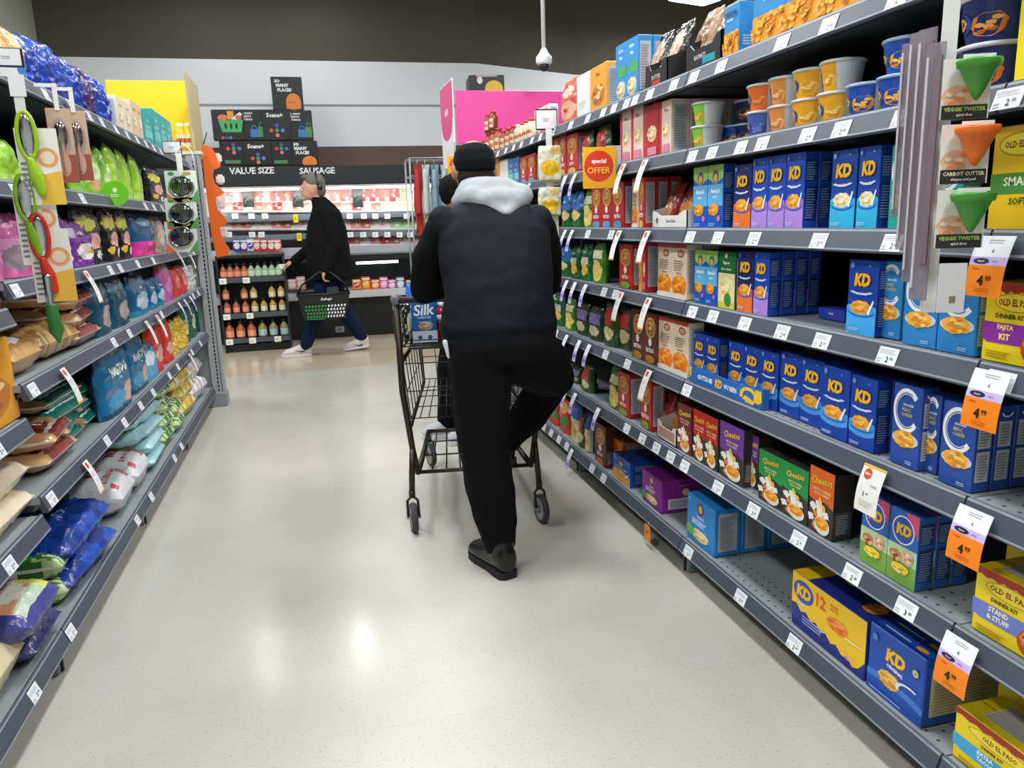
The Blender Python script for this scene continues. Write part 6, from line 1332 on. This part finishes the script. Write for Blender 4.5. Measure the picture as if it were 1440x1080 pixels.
ho.loft([ring(q(.675, 2.995, 1.335), .10, .085, (1, 0, 0), (0, .8, -.6)), ring(q(.68, 3.00, 1.375), .152, .11, (1, 0, 0), (0, .85, -.5)), ring(q(.675, 3.02, 1.415), .135, .10, (1, 0, 0), (0, .9, -.4)), ring(q(.66, 3.05, 1.465), .08, .06)], HG_, 24)
ho.cap(q(.60, 2.93, 1.385), q(.692, 2.825, 1.325), .045, .02, HG_); ho.cap(q(.785, 2.93, 1.39), q(.70, 2.825, 1.325), .045, .02, HG_); ho.ball(q(.69, 2.89, 1.37), (.095, .055, .055), HG_)
ho.cap(q(.555, 3.00, 1.375), q(.60, 2.93, 1.385), .034, .045, HG_); ho.cap(q(.815, 3.00, 1.40), q(.785, 2.93, 1.39), .034, .045, HG_)
blob('hood', ho, man, .008, 12, .016)
hr = MB(); hr.ball(q(.64, 3.07, 1.465), (.076, .076, .062), M('241c18', 'cloth'), 16); blob('hair', hr, man, .006, 2, .006)
cp = MB()
cp.loft([ring(q(.64, 3.095, 1.492), .080, .102), ring(q(.64, 3.095, 1.53), .084, .106), ring(q(.641, 3.10, 1.57), .076, .095), ring(q(.642, 3.10, 1.594), .05, .065), ring(q(.642, 3.10, 1.603), .015, .02)], M('101116', 'cloth'), 26)
cpo = blob('cap', cp, man, .006, 4)
bn = MB(); bn.loft([ring(q(.64, 3.20, 1.497), .07, .03), ring(q(.64, 3.215, 1.487), .068, .07), ring(q(.64, 3.215, 1.48), .06, .06)], M('101116', 'cloth'), 18); bn.build('brim', cpo)
SH_ = M('060607', 'plastic')
def shoe(parent, heel, toe, z0, m, sole, name='shoe', wd=.048, lift=0, base=O):
    h, t_ = Vector((*heel, z0+lift)), Vector((*toe, z0)); d = (t_-h).normalized(); s_ = MB(); L = (t_-h).length; n_ = Vector((-d.y, d.x, 0)).normalized(); up = Vector((0, 0, 1))
    def P_(f, z): return h+d*L*f+Vector((0, 0, z))-base
    s_.loft([(P_(f, zc), n_*w_, up*hh) for f, zc, w_, hh in ((.0, .065, .022, .04), (.04, .07, wd*.76, .06), (.2, .075, wd*.86, .066), (.42, .064, wd*.92, .055), (.65, .05, wd*1.02, .042), (.85, .043, wd*.98, .034), (.98, .032, wd*.6, .02))], m, 18)
    s_.cap(P_(.2, .08), P_(.19, .125), wd*.95, wd*.95, m)
    o = blob(name, s_, parent, .006, 3)
    so = MB(); pts = [(.0, .5), (.06, .8), (.2, .86), (.42, .82), (.68, 1.04), (.86, .95), (.98, .6), (1.02, .0)]
    out = [P_(f, 0)+n_*wd*w_ for f, w_ in pts]+[P_(f, 0)-n_*wd*w_ for f, w_ in pts[-2::-1]]; n2 = len(out)
    so.add([v+Vector((0, 0, .002)) for v in out]+[v+Vector((0, 0, .027)) for v in out], [tuple(range(n2-1, -1, -1)), tuple(range(n2, 2*n2))]+[(i, (i+1) % n2, n2+(i+1) % n2, n2+i) for i in range(n2)], sole)
    so.build('sole', o); return o
shoe(man, (.60, 2.555), (.52, 2.83), 0, SH_, M('1a1a1c', 'rubber'), wd=.05); shoe(man, (.735, 3.06), (.68, 3.30), .27, SH_, M('1a1a1c', 'rubber'))

# ---- the walking man at the back
O2 = Vector((.1, 8.15, 0)); m2 = empty('person', O2); tag(m2, 'grey haired man in black jacket and jeans walking left with basket', 'person')
SK2 = M('d19a84', 'skin')
def p(x, y, z): return Vector((x, y, z))-O2
b2 = MB(); b2.loft([ring(p(.13, 8.15, .80), .13, .16), ring(p(.13, 8.15, .95), .135, .17), ring(p(.12, 8.15, 1.2), .12, .17), ring(p(.12, 8.15, 1.42), .10, .19), ring(p(.10, 8.15, 1.49), .06, .08)], SK2)
b2.cap(p(.09, 8.15, 1.46), p(.05, 8.15, 1.60), .062, .06, SK2); b2.ball(p(.035, 8.15, 1.68), (.106, .084, .118), SK2, 20); b2.ball(p(-.012, 8.15, 1.615), (.066, .06, .062), SK2, 14)
b2.cap(p(-.068, 8.15, 1.70), p(-.092, 8.15, 1.662), .010, .015, SK2, 8); b2.ball(p(-.065, 8.15, 1.62), (.02, .028, .014), SK2, 10); b2.ball(p(-.055, 8.15, 1.575), (.028, .032, .026), SK2, 10)
for s in (-1, 1): b2.ball(p(.05, 8.15+s*.078, 1.68), (.02, .012, .032), SK2, 10)
LG = [[(.12, 8.08, .86), (-.02, 8.08, .47), (-.17, 8.08, .11)], [(.14, 8.22, .86), (.21, 8.22, .48), (.40, 8.22, .15)]]
for a, b, c in LG: b2.cap(p(*a), p(*b), .09, .06, SK2); b2.cap(p(*b), p(*c), .06, .042, SK2)
b2.cap(p(-.17, 8.08, .08), p(-.33, 8.08, .045), .03, .018, SK2); b2.cap(p(.40, 8.22, .12), p(.27, 8.22, .05), .03, .018, SK2)
AR = [[(.14, 7.97, 1.42), (.20, 7.93, 1.12), (.085, 7.92, .875)], [(.10, 8.33, 1.42), (.04, 8.38, 1.14), (-.215, 8.30, .955)]]
for a, b, c in AR: b2.cap(p(*a), p(*b), .048, .04, SK2); b2.cap(p(*b), p(*c), .04, .026, SK2)
hand(b2, p(.075, 7.92, .87), (-.25, 0, -1), (-1, 0, .2), SK2, .95, 1.3, 1); hand(b2, p(-.225, 8.30, .95), (-1, 0, -.35), (0, 0, 1), SK2, .95, 1.0, -1)
blob('body', b2, m2, .008, 2)
fm = MB()
for s in (-1, 1): fm.ball(p(-.062, 8.15+s*.03, 1.695), (.006, .011, .006), M('ece6e0', 'plastic'), 10).ball(p(-.067, 8.15+s*.03, 1.695), (.003, .005, .005), M('30241c', 'plastic'), 8)
fm.build('eyes', m2); MB().ball(p(-.08, 8.15, 1.622), (.01, .022, .004), M('a05a50', 'skin'), 10).build('mouth', m2)
hb2 = MB(); GH = M('6e6862', 'cloth'); hb2.ball(p(.052, 8.15, 1.73), (.106, .092, .09), GH, 18); hb2.ball(p(.095, 8.15, 1.66), (.066, .084, .09), GH, 16); hb2.ball(p(-.025, 8.15, 1.775), (.05, .064, .03), GH, 12); blob('hair', hb2, m2, .007, 2, .010)
hp_ = MB(); hp_.tube([(.068-.1+.012*math.cos(a)+.03*(1-math.sin(a)), .099*math.cos(a), 1.68+.145*math.sin(a)) for a in [PI*k/14 for k in range(15)]], .008, M('17181a', 'plastic'), 8)
for s in (-1, 1): hp_.ball((-.0, s*.097, 1.675), (.025, .014, .03), M('17181a', 'plastic'), 12)
hp_.build('headphones', m2)
jk = MB(); BJ = M('0f1012', 'cloth')
jk.loft([ring(p(.135, 8.15, .76), .215, .215), ring(p(.13, 8.15, .90), .232, .225), ring(p(.125, 8.15, 1.08), .222, .22), ring(p(.13, 8.15, 1.26), .195, .22), ring(p(.14, 8.15, 1.43), .15, .215), ring(p(.12, 8.15, 1.50), .11, .14), ring(p(.085, 8.15, 1.565), .085, .09), ring(p(.075, 8.15, 1.585), .074, .074)], BJ, 26)
blob('jacket', jk, m2, .011, 5, .02)
for a, b, c in AR:
    s2 = MB(); s2.cap(p(*a), p(*b), .082, .068, BJ); s2.cap(p(*b), p(*c), .068, .05, BJ); blob('sleeve', s2, m2, .010, 4, .012)
jn = MB(); JN = M('182240', 'cloth'); jn.loft([ring(p(.135, 8.15, .90), .15, .18), ring(p(.135, 8.15, .78), .15, .18)], JN, 20)
for a, b, c in LG: jn.cap(p(*a), p(*b), .11, .082, JN); jn.cap(p(*b), p(c[0], c[1], c[2]-.0), .082, .066, JN)
blob('jeans', jn, m2, .009, 5, .016)
WS, WSo = M('d9d3cf', 'plastic'), M('e4dfdc', 'rubber')
for hl, to, lf in (((-.115, 8.08), (-.415, 8.08), 0), ((.475, 8.22), (.20, 8.22), .03)):
    o = shoe(m2, hl, to, 0, WS, WSo, wd=.052, lift=lf, base=O2)
    s3 = MB(); P = Paint(s3, .14, .04, lambda u, v, l: (hl[0]-.06-.12*u-O2.x, hl[1]-.054-l-O2.y, .045+.035*v)); P.poly([(0, .9), (.1, .2), (.35, 0), (1, .75), (.4, .35), (.2, .45)], '17181a'); s3.build('stripe', o)
ph = MB().box(p(-.335, 8.29, .905), (.07, .012, .05), M('e8e6e2', 'plastic'), .004).build('shopping_list'); tag(ph, 'small white card held in the walking man\'s front hand', 'card'); ph.location = O2
# basket
t = empty('hand_basket', (.045, 7.90, .395), .0); tag(t, 'black hand basket with green and white dots, carried by walking man', 'basket')
t.scale = (1.32, 1.1, 1.25); m = MB(); BK_ = M('0e0f10', 'plastic'); hh = .2
bo = [(-.15, -.1), (.15, -.1), (.15, .1), (-.15, .1)]; to_ = [(-.19, -.13), (.19, -.13), (.19, .13), (-.19, .13)]
m.add([(x, y, 0) for x, y in bo]+[(x, y, hh) for x, y in to_]+[(x*.96, y*.95, .006) for x, y in bo]+[(x*.97, y*.96, hh) for x, y in to_], [(3, 2, 1, 0)]+[(i, (i+1) % 4, 4+(i+1) % 4, 4+i) for i in range(4)]+[(8+i, 12+i, 12+(i+1) % 4, 8+(i+1) % 4) for i in range(4)]+[(8, 9, 10, 11)]+[(4+i, 4+(i+1) % 4, 12+(i+1) % 4, 12+i) for i in range(4)], BK_)
P = Paint(m, .38, hh, lambda u, v, l: ((u-.5)*(.30+.08*v), -.1-.03*v-l*2, v*hh), 'plastic')
P.text('Sobeys', .55, .80, .15, 'e4e6e6', .3, .03, .2)
for r_ in range(4):
    for k in range(13): P.ell(.1+k*.068+(r_ % 2)*.02, .12+r_*.14, .022, .05, '2f9a4a' if k < 7 else 'e8eae8', n=8)
P.poly([(.05, .02), (.5, .02), (.48, .05), (.08, .05)], '2f9a4a')
m.build('basket', t)
MB().tube([(-.19, 0, hh), (-.15, 0, hh+.07), (-.02, 0, hh+.165), (.06, 0, hh+.165), (.16, 0, hh+.07), (.19, 0, hh)], .007, BK_, 8).build('handle', t)
m = MB(); m.tube([(.19, -.13, hh), (-.19, -.13, hh), (-.19, .13, hh), (.19, .13, hh)], .008, BK_, 8, True); m.build('rim', t)
o = MB().box((0, 0, .05), (.12, .08, .1), M('3a3c40', 'plastic'), .01).build('grocery_pack'); o.location = (.14, 7.92, .60); tag(o, 'dark packet poking out of the carried hand basket', 'packet')

# ---- the shopper hidden in front of the cart
O3 = Vector((.90, 4.6, 0)); m3 = empty('person', O3); tag(m3, 'dark haired person in black standing beyond the cart, mostly hidden', 'person')
def r3(x, y, z): return Vector((x, y, z))-O3
b3 = MB(); b3.loft([ring(r3(.86, 4.6, .78), .14, .10), ring(r3(.88, 4.6, 1.0), .12, .09), ring(r3(.90, 4.6, 1.2), .15, .10), ring(r3(.90, 4.6, 1.28), .06, .06)], SK); b3.cap(r3(.9, 4.6, 1.27), r3(.86, 4.6, 1.38), .045, .045, SK); b3.ball(r3(.84, 4.6, 1.45), (.08, .09, .105), SK, 16); b3.ball(r3(.765, 4.58, 1.43), (.015, .012, .018), SK, 8)
L3 = [[(.82, 4.55, .80), (.74, 4.55, .45), (.72, 4.57, .10)], [(.92, 4.68, .80), (.84, 4.5, .44), (.83, 4.42, .09)]]
for a, b, c in L3: b3.cap(r3(*a), r3(*b), .075, .055, SK); b3.cap(r3(*b), r3(*c), .055, .038, SK)
A3 = [[(.76, 4.6, 1.2), (.74, 4.5, .98), (.86, 4.36, .98)], [(1.04, 4.6, 1.2), (1.06, 4.5, .98), (.96, 4.36, .98)]]
for a, b, c in A3: b3.cap(r3(*a), r3(*b), .042, .036, SK); b3.cap(r3(*b), r3(*c), .036, .024, SK); hand(b3, r3(*c), (0, -1, 0), (0, 0, 1), SK, .9, 1.0)
blob('body', b3, m3, .009, 3)
h3 = MB(); h3.ball(r3(.845, 4.6, 1.48), (.115, .11, .105), M('1c1614', 'cloth'), 18); h3.ball(r3(.88, 4.64, 1.38), (.10, .08, .10), M('1c1614', 'cloth'), 14); h3.ball(r3(.80, 4.57, 1.50), (.07, .08, .07), M('1c1614', 'cloth'), 12); blob('hair', h3, m3, .007, 2, .03)
c3 = MB(); c3.loft([ring(r3(.87, 4.6, .70), .17, .13), ring(r3(.88, 4.6, .95), .15, .12), ring(r3(.90, 4.6, 1.15), .165, .12), ring(r3(.90, 4.6, 1.26), .12, .09), ring(r3(.89, 4.6, 1.31), .06, .06)], BKc, 22)
for a, b, c in A3: c3.cap(r3(*a), r3(*b), .06, .055, BKc); c3.cap(r3(*b), r3(*c), .055, .04, BKc)
blob('coat', c3, m3, .011, 4, .012)
t3 = MB()
for a, b, c in L3: t3.cap(r3(*a), r3(*b), .09, .08, TR_); t3.cap(r3(*b), r3(*c), .08, .075, TR_)
blob('trousers', t3, m3, .009, 4, .012)
GS = M('b4b6ba', 'cloth')
shoe(m3, (.80, 4.575), (.54, 4.545), 0, GS, M('d8d8d8', 'rubber'), wd=.045, base=O3); shoe(m3, (.90, 4.43), (.67, 4.36), 0, GS, M('d8d8d8', 'rubber'), wd=.045, base=O3)

finish_labels()
